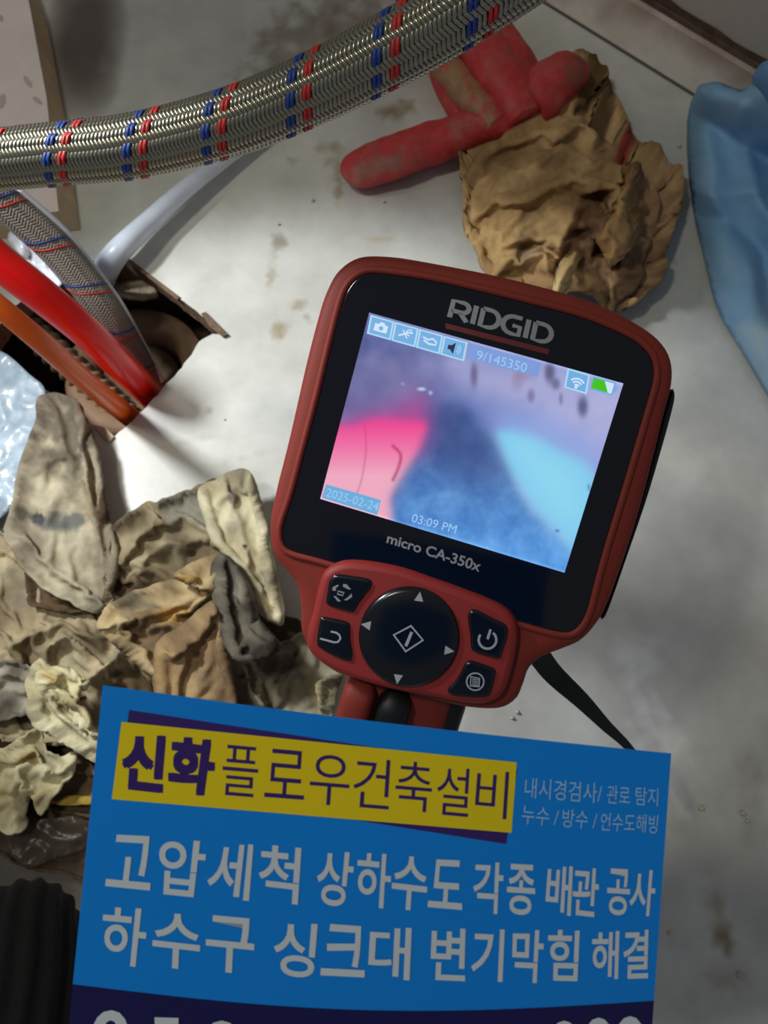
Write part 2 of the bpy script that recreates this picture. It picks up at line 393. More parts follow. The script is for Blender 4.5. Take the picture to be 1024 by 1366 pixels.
tag(cv, 'added light-blocking sides of the void under the board', None, None, 'structure')

# brown drain collar in the hole
def lathe(name, c, prof, m, parent, seg=48, wob=0, cols=None):
    vs = []; fs = []
    for r, z in prof:
        for j in range(seg):
            a = 2*math.pi*j/seg; rr = r*(1+wob*noise.noise(Vector((math.cos(a)*2, math.sin(a)*2, z*90))))
            vs.append((c.x+rr*math.cos(a), c.y+rr*math.sin(a), c.z+z))
    for i in range(len(prof)-1):
        for j in range(seg): fs.append((i*seg+j, i*seg+(j+1) % seg, (i+1)*seg+(j+1) % seg, (i+1)*seg+j))
    return mk(name, vs, fs, m, parent, True)
cc0 = F(180, 492, -.034); dr = root('drain_collar', (cc0.x, cc0.y, -.08), 'round brown drain socket down inside the cut-out hole', 'drain')
M_brown = mat('brown_pvc', rgb(142, 112, 86), rough=.7, noise_amt=.3, nscale=60, bump=.3, bscale=150)
lathe('socket', cc0, [(.038, -.045), (.039, -.012), (.041, -.004), (.039, 0), (.034, .001), (.026, -.003), (.0245, -.010), (.0235, -.05)], M_brown, dr, wob=.03)
lathe('inner_pipe', cc0-Vector((0, 0, .012)), [(.0225, -.03), (.0225, 0), (.020, .0015), (.012, -.001), (.0001, -.004)], mat('mud_plug', rgb(116, 94, 72), rough=.9, noise_amt=.45, nscale=120, bump=.8, bscale=200), dr, wob=.04)
ms, mf, mc, _, _ = flap([(138, 372), (165, 366), (200, 378), (212, 396), (190, 402), (160, 398), (140, 392)], -28, edge=1, creases=[], crumple=1.5, colA=(225, 212, 180), colB=(190, 170, 140), step=4, seed=2)
ms = [F(*to_px(p), -.030+.004*noise.noise(Vector(p)*60)) for p in ms]
tag(mk('mortar_lump', ms, mf, M_dirt, None, True, mc, .004), 'pale beige mortar lump at the back rim of the brown drain socket', 'mortar')

# ---------------------------------------------------------------- skirting and wall at the upper right
def rib(n_, lst): return lst
bh, bt = .031, .006
def wallpt(s, out, z): p = W0+(W1-W0)*s; return p+wn*out+Vector((0, 0, z))
ns, vs, fs = 160, [], []
prof = [(0.0, 0), (0.0, bh*.5), (0.0, bh-.002), (-.0015, bh), (-bt, bh+.0005)]
for i in range(ns+1):
    for o_, z in prof: vs.append(wallpt(i/ns, o_, z))
k = len(prof)
for i in range(ns):
    for j in range(k-1): fs.append((i*k+j, (i+1)*k+j, (i+1)*k+j+1, i*k+j+1))
bp = np.array([to_px(v) for v in vs]); zz = np.array([v.z for v in vs])
mm = np.clip((zz/bh-.55)*2+fbm(bp, 40, 4, 4)*1.5, 0, 1)[:, None]
bc = nplin(np.array((246, 236, 226))*(1-mm*.6)+np.array((150, 116, 96))*mm*.6)
sk = mk('baseboard_right', vs, fs, M_base, None, False, bc); tag(sk, 'cream skirting board with rusty brown grime along its top', None, None, 'structure')
wv = [wallpt(0, -bt, -.01), wallpt(1, -bt, -.01), wallpt(1, -bt, .9), wallpt(0, -bt, .9), wallpt(0, -bt-.05, -.01), wallpt(1, -bt-.05, -.01), wallpt(1, -bt-.05, .9), wallpt(0, -bt-.05, .9)]
tag(mk('wall_right', wv, [(0, 1, 2, 3), (5, 4, 7, 6), (3, 2, 6, 7), (1, 5, 6, 2), (4, 0, 3, 7)], M_wall), 'plain grey wall above the grimy skirting board', None, None, 'structure')
gap = [wallpt(0, .0002, .0001), wallpt(1, .0002, .0001), wallpt(1, .0009, .0001), wallpt(0, .0009, .0001), wallpt(0, .0002, .0016), wallpt(1, .0002, .0016)]
mk('gap_line', gap, [(0, 1, 2, 3), (0, 4, 5, 1), (3, 2, 5, 4)], mat('gap_dark', rgb(104, 96, 90), rough=.95), sk)  # thin dark strip along the foot of the skirting
gr = [wallpt(.0+i/120, -bt+.0008, bh+.0004) for i in range(121)]; vs = []; fs = []
for i, p in enumerate(gr):
    q = .0035+.0035*abs(noise.noise(Vector((i*.35, 0, 0))))*2
    vs += [p, p+Vector((0, 0, q)), p+wn*.004]
for i in range(120): fs += [(i*3, (i+1)*3, (i+1)*3+1, i*3+1), (i*3, i*3+2, (i+1)*3+2, (i+1)*3)]
mk('grime_line', vs, fs, mat('grime', rgb(104, 82, 68), rough=.95, noise_amt=.5, nscale=120), sk)

# ---------------------------------------------------------------- board lying at the upper left: pale face, raw brown edge
bz = .019
tp = [(-140, 300), (-120, -160), (24, -40), (38, 0), (62, 130), (78, 282)]
T_ = [F(x, y, bz) for x, y in tp]
bo = [p for p in T_]; bd = [Vector((p.x, p.y, .0003)) for p in T_]
# raw edge slopes out a little towards the floor
for i in (2, 3, 4, 5): bd[i] = bd[i]+Vector((.0035, .0, 0))
bd[5] = bd[5]+Vector((0, .0035, 0))
rb = root('timber_board', tuple(sum(bd, Vector())/6), 'pale pinkish board with raw tan edge lying behind the steel hose', 'board')
mk('laminate_face', bo, [tuple(range(6))], mat('pink_laminate', rgb(246, 230, 224), rough=.6, noise_amt=.12, nscale=25), rb)
mk('raw_edge', bo+bd, [(i, 6+i, 6+(i+1) % 6, (i+1) % 6) for i in range(6)], mat('raw_timber', rgb(214, 190, 156), rough=.9, noise_amt=.25, nscale=70), rb)
for kx, ky, rx, ry, ro_ in ((37, 109, 4, 8, -25), (2, 135, 4, 12, 10), (50, 134, 8, 3, 30), (1, 24, 3, 5, 0)):
    k_ = []
    for a in np.linspace(0, 6.0, 16):
        q = 1+.2*math.sin(2*a+kx); x_, y_ = rx*q*math.cos(a), ry*q*math.sin(a); r0 = math.radians(ro_)
        k_.append(F(kx+x_*math.cos(r0)-y_*math.sin(r0), ky+x_*math.sin(r0)+y_*math.cos(r0), bz+.0002))
    mk('knot', k_, [tuple(range(16))], mat('knot_brown', rgb(208, 188, 178), rough=.8), rb)

# ---------------------------------------------------------------- pipes and hoses at the left
def hosebraid(root_, path, n, pitch, strands, wr, steel, tracers, lead_seed=0, amp=.35):
    A = cat(path, n); fr = frames([a[:3] for a in A])
    s = [0]
    for i in range(1, len(fr)): s.append(s[-1]+(fr[i][0]-fr[i-1][0]).length)
    s = np.array(s); total = s[-1]
    def at(d):
        i = min(int(np.searchsorted(s, d, 'right'))-1, len(fr)-2); i = max(i, 0)
        t = (d-s[i])/(s[i+1]-s[i]); c = fr[i][0].lerp(fr[i+1][0], t); a = fr[i][2].lerp(fr[i+1][2], t); b = fr[i][3].lerp(fr[i+1][3], t)
        return c, a, b, fr[i][1], A[i][3]*(1-t)+A[i+1][3]*t
    groups = {'steel': ([], []), 'red': ([], []), 'blue': ([], [])}
    spt = strands*2
    for dirn in (1, -1):
        for st in range(strands):
            g = 'steel'
            if dirn == 1: g = tracers.get(st, 'steel')
            vs, fs = groups[g]; steps = int(total/pitch*spt); k0 = len(vs)
            for q in range(steps+1):
                d = q/steps*total
                c, a, b, t, R = at(d)
                th = -dirn*(2*math.pi*d/pitch)+2*math.pi*st/strands
                ph = math.pi*(q+st*2)*1.0
                over = math.cos(th*strands*0.5*1.0+(0 if dirn == 1 else math.pi))
                rr = R+wr*amp*over+(wr*.55 if g != 'steel' else 0)
                rad = a*math.cos(th)+b*math.sin(th); tan = (-a*math.sin(th)+b*math.cos(th))*-dirn*R*2*math.pi/pitch+t
                tan.normalize(); bi = tan.cross(rad)
                p = c+rad*rr
                for m_ in range(4):
                    an = math.pi/4+m_*math.pi/2
                    vs.append(p+bi*math.cos(an)*wr*1.25+rad*math.sin(an)*wr*.62)
                if q:
                    o = k0+(q-1)*4
                    for m_ in range(4): fs.append((o+m_, o+(m_+1) % 4, o+4+(m_+1) % 4, o+4+m_))
    mats = {'steel': steel, 'red': M_tred, 'blue': M_tblue}
    for g, (vs, fs) in groups.items():
        if vs:
            o = mk({'steel': 'wire_braid', 'red': 'red_thread', 'blue': 'blue_thread'}[g], vs, fs, mats[g], root_, True)
            if g == 'steel': o['kind'] = 'stuff'
            else: o['label'] = 'red tracer thread' if g == 'red' else 'blue tracer thread'
# big hose
big = pxpath([(-90, 222, .205, .0070), (-20, 216, .200, .0070), (75, 206, .196, .0071), (160, 198, .192, .0071), (240, 182, .188, .0071), (330, 156, .182, .0071), (420, 118, .176, .0071), (500, 78, .170, .0071), (570, 40, .165, .0071), (640, -4, .160, .0071), (740, -70, .155, .0071)])
r_ = root('braided_hose', big[0][:3], 'thick braided steel hose with red and blue tracer threads crossing the top', 'hose')
tube('hose_core', [(x, y, z, r*.97) for x, y, z, r in big], M_core, r_, n=6, seg=20)
hosebraid(r_, big, 12, .0225, 20, .00052, M_steel, {0: 'blue', 1: 'blue', 4: 'red', 5: 'red'}, amp=.75)
# second hose in a clear jacket
sec = pxpath([(-70, 205, .31, .0077), (0, 266, .328, .0078), (60, 318, .345, .0080), (100, 362, .358, .0082), (139, 413, .373, .0083), (172, 465, .395, .0083), (200, 512, .418, .0083), (225, 560, .45, .0083)])
r_ = root('braided_hose', sec[0][:3], 'thinner grey braided hose dipping into the hole above the red pipe', 'hose')
tube('hose_core', [(x, y, z, r*1.005) for x, y, z, r in sec], mat('grey_hose', rgb(128, 120, 110), rough=.35, coat=.3, noise_amt=.2, nscale=120), r_, n=6, seg=20)
hosebraid(r_, sec, 10, .026, 18, .00040, M_steel2, {0: 'blue', 3: 'red'}, amp=.15)
# thin seam of clear jacket along its right edge
jk = pxpath([(22, 252, .33, .0018), (84, 306, .349, .0018), (126, 358, .365, .0018), (162, 408, .378, .0018), (192, 462, .398, .0018), (216, 508, .414, .0018)])
tube('clear_jacket', jk, mat('jacket_clear', rgb(225, 228, 236), rough=.15, spec=.8, coat=.5), r_, n=8, seg=10)
rp = pxpath([(-90, 270, .28, .0074), (-40, 314, .287, .0074), (0, 350, .295, .0074), (56, 394, .308, .0074), (112, 440, .326, .0073), (155, 482, .35, .0073), (192, 518, .385, .0074), (230, 556, .42, .0074)])
tag(tube('red_pipe', rp, M_red_pipe, None, n=8, seg=28), 'bright red plastic pipe running down into the floor hole', 'pipe')
op = pxpath([(-80, 350, .26, .0041), (-20, 394, .268, .0041), (50, 452, .285, .0043), (110, 505, .32, .0045), (165, 550, .378, .0051), (205, 583, .43, .0052)])
tag(tube('orange_pipe', op, M_orange, None, n=8, seg=24), 'orange plastic pipe lowest of those entering the floor hole', 'pipe')
pb = pxpath([(112, 430, .44, .0085), (128, 392, .415, .0086), (150, 345, .388, .0080), (200, 295, .395, .0068), (250, 250, .402, .0058), (310, 205, .412, .0048), (360, 170, .42, .004)])
tag(tube('pale_hose', pb, M_pale, None, n=8, seg=18, flat=.8), 'pale blue plastic tube coming out at the back of the hole', 'hose')
co = [(*F(x, y, z), r) for x, y, z, r in ((-10, 400, -.028, .008), (40, 440, -.03, .008), (95, 490, -.034, .008), (150, 540, -.04, .008), (200, 590, -.046, .008))]
tag(tube('ribbed_hose', co, mat('ribbed_tan', rgb(150, 130, 100), rough=.8, noise_amt=.5, nscale=150), None, n=28, seg=18, rmod=lambda i: 1+.16*math.cos(i*1.1)), 'dirty tan ribbed hose deep in the hole between red and orange pipes', 'hose')
# crinkled clear film by the red pipe
def film(name, outl, hgt, amp, m, label, seed):
    ol = resample(cat(outl, 5, True), 5); v, f = cdt(ol, 5)
    z = hgt+ridged(v, 30, seed, 2)*amp+nz(v, 12, seed+2)*amp*.4
    return tag(mk(name, [F(x, y, max(q, .0005)) for (x, y), q in zip(v, z)], f, m, None, True, None, .0002), label, 'plastic')
film('clear_film', [(28, 300), (62, 328), (80, 350), (84, 376), (70, 384), (50, 362), (30, 342), (10, 318)], .03, .004, mat('glint_film', rgb(225, 228, 236), rough=.12, spec=1, coat=1), 'shiny crinkled clear plastic scrap between red pipe and grey hose', 3.)
film('plastic_bag', [(-60, 462), (0, 468), (40, 500), (60, 520), (56, 560), (40, 620), (14, 680), (-60, 700)], .006, .0008, mat('veined_bag', rgb(150, 168, 182), rough=.45, spec=.5, coat=.2, noise_amt=.4, nscale=90, detail=3), 'pale blue crinkled plastic bag at the left edge above the rags', 9.)

# ---------------------------------------------------------------- rags
GY = (104, 98, 86); CR = (196, 186, 152); DK = (62, 54, 46); TAN = (150, 128, 92); MUD = (44, 38, 34)
cloth('rag', [
 dict(outline=[(0, 712), (20, 735), (60, 745), (130, 745), (160, 800), (205, 900), (205, 960), (100, 990), (0, 985), (-60, 960), (-60, 700)], h0=9, ew=20, crumple=4, cscale=60, colA=(166, 152, 122), colB=(112, 98, 76), seed=1.,
      creases=[([(0, 860), (60, 830), (110, 840)], 8, 20, 6), ([(130, 830), (165, 870), (200, 900)], 7, 18, 5), ([(48, 900), (52, 865), (84, 850), (120, 880)], 7, 14, 5), ([(110, 905), (140, 870), (150, 860)], 9, 18, 4)],
      spots=[(170, 920, 34, 40, (84, 66, 46), .8), (30, 790, 40, 14, (130, 118, 100), .4), (75, 880, 24, 30, (190, 182, 150), .6)]),
 dict(outline=[(50, 528), (75, 524), (98, 532), (114, 556), (131, 615), (140, 680), (152, 730), (150, 785), (132, 816), (80, 795), (40, 770), (14, 728), (4, 712), (13, 672), (26, 616), (46, 560)], h0=17, crumple=2.2, ang=82, lam=44, cscale=60, colA=(170, 160, 136), colB=(126, 116, 98), ex=.08, seed=5.,
      creases=[([(62, 528), (68, 570), (80, 620)], 3, 8, 12), ([(98, 535), (104, 600), (120, 690), (140, 780)], 9, 5, 18), ([(12, 716), (40, 735), (80, 770), (130, 812)], 6, 5, 9), ([(30, 620), (60, 600), (90, 610)], 3, 12, 5)],
      spots=[(80, 560, 40, 50, (84, 76, 66), .7), (42, 684, 9, 7, (52, 48, 46), .9), (74, 688, 34, 12, (84, 88, 90), .65), (22, 678, 8, 10, (70, 64, 58), .6), (136, 672, 10, 22, (62, 44, 34), .8), (50, 646, 18, 20, (206, 196, 166), .7), (70, 740, 34, 34, (186, 178, 152), .5), (112, 660, 10, 40, (150, 122, 88), .4)]),
 dict(outline=[(40, 738), (58, 733), (76, 748), (104, 780), (124, 808), (96, 812), (60, 808), (36, 800), (34, 768)], h0=12, ew=8, crumple=1.5, colA=(92, 74, 54), colB=(70, 56, 42), seed=8., creases=[([(44, 740), (50, 770), (70, 800)], 5, 6, 10)]),  # dark flap colour paints the shadow inside the fold opening
], M_cloth, 'grey stained rag standing up in a tall peak below the hole', 'rag')

cloth('rag', [
 dict(outline=[(150, 700), (185, 676), (250, 654), (288, 642), (292, 700), (300, 760), (260, 800), (190, 815), (140, 830), (140, 760)], h0=20, ew=12, crumple=3.0, cscale=44, colA=(150, 138, 110), colB=(98, 86, 66), seed=12.,
      creases=[([(200, 690), (240, 680), (285, 710)], 5, 12, 5), ([(150, 740), (180, 700), (190, 680)], 6, 10, 5), ([(165, 800), (190, 740), (230, 720)], 6, 14, 6)],
      spots=[(250, 672, 38, 22, (134, 132, 122), .7), (170, 790, 40, 24, (72, 54, 40), .8), (140, 690, 12, 26, (74, 52, 40), .7), (205, 770, 40, 26, (98, 78, 58), .5)]),
 dict(outline=[(264, 652), (288, 640), (310, 628), (330, 627), (342, 650), (352, 690), (362, 740), (378, 828), (352, 822), (334, 800), (310, 752), (284, 722), (272, 690)], h0=26, ew=4, crumple=1.6, ang=72, lam=30, amp=1.6, cscale=60, colA=(192, 184, 154), colB=(166, 156, 126), ex=.05, seed=15.,
      creases=[([(334, 640), (350, 700), (366, 800)], 4, 5, 4), ([(300, 650), (318, 720), (350, 800)], 2.5, 16, 9)],
      spots=[(304, 652, 8, 10, (96, 90, 92), .7), (322, 640, 26, 12, (150, 140, 116), .6), (320, 722, 3, 3, (60, 50, 40), .9)]),
 dict(outline=[(130, 832), (144, 806), (190, 786), (236, 774), (284, 792), (262, 820), (232, 846), (216, 872), (206, 905), (176, 880), (146, 852)], h0=25, crumple=3.0, ang=-28, lam=28, cscale=34, colA=(170, 150, 112), colB=(104, 88, 66), seed=22.,
      creases=[([(135, 832), (180, 812), (240, 790)], 6, 10, 4), ([(150, 845), (180, 880), (205, 905)], 6, 4, 10), ([(195, 832), (230, 826), (262, 800)], 6, 8, 5)],
      spots=[(225, 818, 32, 14, (178, 138, 78), .75), (180, 850, 24, 16, (120, 98, 72), .5), (170, 800, 30, 8, (92, 88, 80), .6)]),
 dict(outline=[(205, 930), (204, 880), (214, 852), (246, 832), (266, 812), (288, 802), (300, 850), (312, 930), (300, 960), (205, 965)], h0=32, crumple=2.0, ang=84, lam=34, amp=2.4, cscale=54, colA=(158, 134, 98), colB=(112, 92, 68), ex=.08, seed=28.,
      creases=[([(214, 866), (250, 846), (285, 806)], 6, 5, 12), ([(232, 860), (228, 960)], 3, 8, 6), ([(288, 805), (300, 900)], 4, 5, 8)], spots=[(214, 900, 12, 40, (188, 154, 104), .5), (276, 890, 20, 50, (124, 100, 74), .5)]),
 dict(outline=[(296, 850), (322, 872), (372, 866), (402, 846), (430, 870), (456, 896), (446, 920), (432, 960), (330, 960), (310, 920)], h0=16, ew=10, crumple=1.6, cscale=50, colA=(138, 132, 112), colB=(98, 92, 76), seed=33.,
      creases=[([(300, 850), (312, 890), (335, 945)], 10, 5, 8), ([(436, 940), (430, 910), (454, 896)], 9, 6, 5), ([(360, 828), (380, 834), (398, 836)], 8, 4, 6)],
      spots=[(372, 890, 34, 16, (84, 84, 78), .6), (392, 872, 3, 3, MUD, .9), (365, 905, 3, 2, MUD, .9), (380, 900, 2, 3, MUD, .8), (425, 925, 14, 20, (184, 172, 130), .6), (310, 880, 12, 30, (172, 162, 130), .6)]),
 dict(outline=[(292, 738), (312, 750), (334, 786), (346, 828), (374, 864), (322, 884), (300, 862), (286, 806), (280, 762)], h0=36, crumple=2.6, ang=62, lam=30, cscale=36, colA=(118, 112, 98), colB=(76, 70, 62), ex=.09, seed=38.,
      creases=[([(284, 740), (288, 790), (304, 860)], 4, 8, 5), ([(320, 770), (340, 830)], 4, 9, 5)], spots=[(346, 866, 26, 12, (40, 34, 30), .7), (294, 870, 10, 16, (166, 158, 130), .6)]),
 dict(outline=[(232, 768), (262, 748), (292, 738), (300, 752), (288, 770), (290, 786), (262, 782)], h0=34, ew=6, crumple=2.0, cscale=30, colA=(176, 160, 124), colB=(130, 108, 74), seed=44.,
      creases=[([(240, 768), (270, 780), (288, 784)], 3, 5, 4)], spots=[(248, 768, 10, 8, (168, 128, 62), .7)]),
 dict(outline=[(345, 820), (372, 822), (396, 828), (400, 842), (378, 850), (358, 850)], h0=10, ew=6, crumple=1, colA=(96, 88, 70), colB=(70, 60, 50), seed=46.),
], M_cloth, 'crumpled filthy cotton rag between peaked rag and red device', 'rag')

cloth('rag', [
 dict(outline=[(-60, 980), (0, 960), (60, 950), (150, 940), (150, 1150), (60, 1160), (-20, 1130), (-60, 1100)], h0=6, ew=16, crumple=2.5, cscale=60, colA=(84, 70, 54), colB=(58, 48, 38), seed=50.),
 dict(outline=[(-60, 892), (0, 884), (20, 886), (44, 900), (44, 930), (40, 950), (0, 958), (-60, 960)], h0=14, ew=8, crumple=3, cscale=26, colA=(150, 144, 128), colB=(92, 84, 74), seed=53., creases=[([(0, 895), (40, 905)], 4, 6, 4), ([(0, 952), (30, 950)], 5, 4, 5)]),
 dict(outline=[(-60, 1016), (0, 1002), (24, 986), (46, 972), (56, 1000), (78, 1012), (96, 1004), (100, 1014), (84, 1040), (72, 1056), (62, 1068), (52, 1086), (44, 1074), (34, 1060), (30, 1100), (10, 1110), (-20, 1100), (-60, 1090)], h0=17, ew=8, crumple=2.4, cscale=44, colA=(194, 186, 152), colB=(160, 148, 112), seed=57.,
      creases=[([(0, 1014), (30, 1006), (52, 1020)], 6, 5, 9), ([(10, 1030), (20, 1060), (28, 1090)], 6, 6, 8), ([(50, 1024), (80, 1018), (100, 1008)], 5, 10, 5), ([(40, 975), (24, 992), (0, 1004)], 5, 8, 4)],
      spots=[(22, 1012, 24, 9, (172, 138, 84), .6), (20, 1080, 18, 24, (112, 100, 80), .7), (78, 1040, 5, 12, (148, 136, 108), .5)]),
 dict(outline=[(66, 1062), (84, 1040), (100, 1014), (112, 1016), (132, 1034), (150, 1050), (150, 1066), (110, 1072), (72, 1072)], h0=10, ew=7, crumple=1.2, cscale=30, colA=(130, 108, 82), colB=(92, 76, 58), seed=61.,
      creases=[([(68, 1071), (100, 1070), (130, 1062)], 5, 4, 4), ([(98, 1016), (112, 1028), (128, 1040)], 4, 3, 3)], spots=[(95, 1070, 44, 4, (186, 160, 66), .9)]),
 dict(outline=[(34, 930), (36, 900), (48, 880), (62, 884), (76, 910), (100, 940), (125, 972), (150, 1004), (150, 1026), (126, 1016), (100, 1000), (70, 980), (46, 968), (36, 950)], h0=26, crumple=1.2, ang=48, lam=17, amp=3.6, cscale=40, colA=(192, 184, 152), colB=(156, 146, 114), seed=66.,
      creases=[([(46, 930), (80, 968), (128, 1008)], 5, 5, 8), ([(58, 920), (92, 950), (128, 990)], 6, 4, 7), ([(64, 900), (90, 930), (120, 970)], 4, 4, 5)]),
 dict(outline=[(50, 922), (46, 900), (58, 892), (78, 889), (98, 894), (104, 906), (118, 908), (112, 920), (98, 926), (112, 950), (118, 976), (106, 972), (90, 946), (70, 936)], h0=32, crumple=1.8, ang=52, lam=20, amp=2.4, cscale=26, colA=(196, 186, 150), colB=(160, 148, 108), seed=70.,
      creases=[([(56, 930), (54, 905), (76, 893)], 4, 4, 5), ([(84, 928), (100, 950), (112, 972)], 4, 3, 4), ([(98, 896), (104, 914), (96, 924)], 3, 5, 4)], spots=[(56, 902, 6, 14, (178, 148, 84), .6), (90, 950, 8, 14, (120, 110, 92), .5)]),
], M_cloth, 'twisted cream rag with yellow hem at the lower left of the pile', 'rag')
film('clear_film', [(4, 1096), (30, 1086), (60, 1092), (100, 1088), (118, 1100), (116, 1130), (70, 1146), (40, 1158), (24, 1150), (10, 1130)], .005, .0016, mat('grubby_film', rgb(88, 76, 64), rough=.3, spec=.4, coat=0, alpha=.35, noise_amt=.3, nscale=60), 'grubby see-through plastic scrap on the floor below the cream rag', 21.)

# ---------------------------------------------------------------- blue cloth at the right edge
cloth('blue_cloth', [
 dict(outline=[(931, 116), (942, 111), (958, 109), (975, 116), (990, 119), (1010, 110), (1110, 100), (1160, 300), (1160, 640), (1060, 580), (1020, 522), (990, 472), (957, 414), (940, 352), (925, 288), (916, 210), (918, 150)], h0=24, ew=13, edge=.08, ex=0, mud=0, wallh=.8, crumple=.4, amp=.5, ang=75, lam=70, lift_=1, cscale=120, colA=(146, 190, 226), colB=(132, 178, 218), seed=80., bend=1, fine=.05, step=6,
      creases=[([(935, 125), (950, 240), (985, 330), (1040, 470)], 7, 32, 18), ([(985, 130), (1000, 230), (1040, 300)], 9, 26, 12), ([(930, 250), (970, 262), (1020, 250)], 4, 14, 20), ([(932, 290), (975, 300), (1015, 345), (1030, 420)], -9, 14, 20)],
      spots=[(1005, 450, 22, 26, (176, 196, 206), .5), (1020, 480, 22, 40, (176, 190, 190), .5)]),
 dict(outline=[(1003, 108), (1006, 96), (1020, 82), (1050, 78), (1140, 90), (1140, 300), (1050, 240), (1020, 170), (1008, 135)], h0=32, ew=14, edge=.08, ex=0, mud=0, wallh=.8, crumple=.4, amp=.5, ang=60, lam=80, lift_=1, cscale=100, colA=(118, 168, 220), colB=(106, 156, 208), seed=83., bend=1, fine=.05, step=6),
], M_blue_cloth, 'smooth light blue cloth lying against the skirting at the right', 'cloth')

# ---------------------------------------------------------------- dirty work glove
gb = F(750, 260); gl = root('work_glove', (gb.x, gb.y, 0), 'mud-caked work glove with red rubber fingers and crumpled tan cuff', 'glove')
RD = (198, 56, 58)
def finger(rows, seed, spots, name='finger'):
    A = cat([(*F(x, y, z/1000), r/1000) for x, y, z, r in rows], 8); fr = frames([a[:3] for a in A]); vs = []; fs = []; seg = 20
    for i, (c, t, a, b) in enumerate(fr):
        for j in range(seg):
            th = 2*math.pi*j/seg; d = a*math.cos(th)*.82+b*math.sin(th)
            q = c+d*A[i][3]; rr = A[i][3]*(1+.10*noise.noise(q*70+Vector((seed, 0, 0)))+.06*noise.noise(q*190)); vs.append(c+d*rr)
    for i in range(len(fr)-1):
        for j in range(seg): fs.append((i*seg+j, i*seg+(j+1) % seg, (i+1)*seg+(j+1) % seg, (i+1)*seg+j))
    fs += [tuple(range(seg-1, -1, -1)), tuple(range((len(fr)-1)*seg, len(fr)*seg))]
    pv = np.array([to_px(v) for v in vs]); gd = (np.clip(.15+fbm(pv, 26, seed+20, 4)*1.6, 0, 1)*.45)[:, None]; c = np.array(RD, float)*(1-gd)+np.array((186, 112, 100.))*gd
    for (sx, sy, rx, ry, rot, sc, st) in spots:
        a = math.radians(rot); dx = pv[:, 0]-sx; dy = pv[:, 1]-sy
        q = ((dx*math.cos(a)+dy*math.sin(a))/rx)**2+((-dx*math.sin(a)+dy*math.cos(a))/ry)**2
        k = (np.clip(1.2-q+fbm(pv, 14, seed, 3)*1.3, 0, 1)*st)[:, None]; c = c*(1-k)+np.array(sc)*k
    mk(name, vs, fs, M_rubber, gl, True, nplin(c))
DU = (150, 118, 104)
finger([(458, 234, 12, 3), (462, 232, 12, 7), (472, 228, 12, 10), (500, 218, 12, 12.5), (545, 202, 13, 13), (590, 186, 14, 12), (630, 170, 15, 11), (670, 158, 16, 11), (700, 152, 14, 10)], 1., [(500, 222, 44, 16, -20, DU, .75), (620, 168, 34, 12, -20, (176, 130, 110), .5)])
finger([(548, -12, 12, 11), (570, 30, 14, 11), (585, 70, 13, 10.5), (604, 118, 12, 10), (622, 155, 11, 9), (634, 178, 12, 8)], 2., [])
finger([(575, 60, 20, 8), (598, 92, 20, 9), (622, 122, 20, 10), (648, 152, 19, 10), (664, 168, 19, 8)], 3., [(610, 108, 70, 40, 45, (158, 128, 88), .95)])
finger([(600, -22, 22, 11), (616, 20, 24, 12.5), (640, 60, 25, 13.5), (662, 98, 25, 14), (682, 128, 23, 13.5), (700, 160, 20, 11)], 4., [(665, 85, 20, 26, 50, (176, 84, 72), .4)])
finger([(632, 10, 14, 9), (654, 32, 15, 9.5), (680, 66, 15, 10), (700, 98, 14, 10), (712, 130, 13, 8)], 5., [(690, 92, 22, 24, 40, (150, 56, 54), .6), (654, 40, 10, 18, 30, (120, 90, 70), .4)])
finger([(705, 140, 20, 14), (728, 120, 22, 15.5), (752, 100, 22, 14), (768, 92, 20, 9), (774, 90, 19, 3)], 6., [(765, 95, 18, 26, 0, (120, 76, 52), .6)])
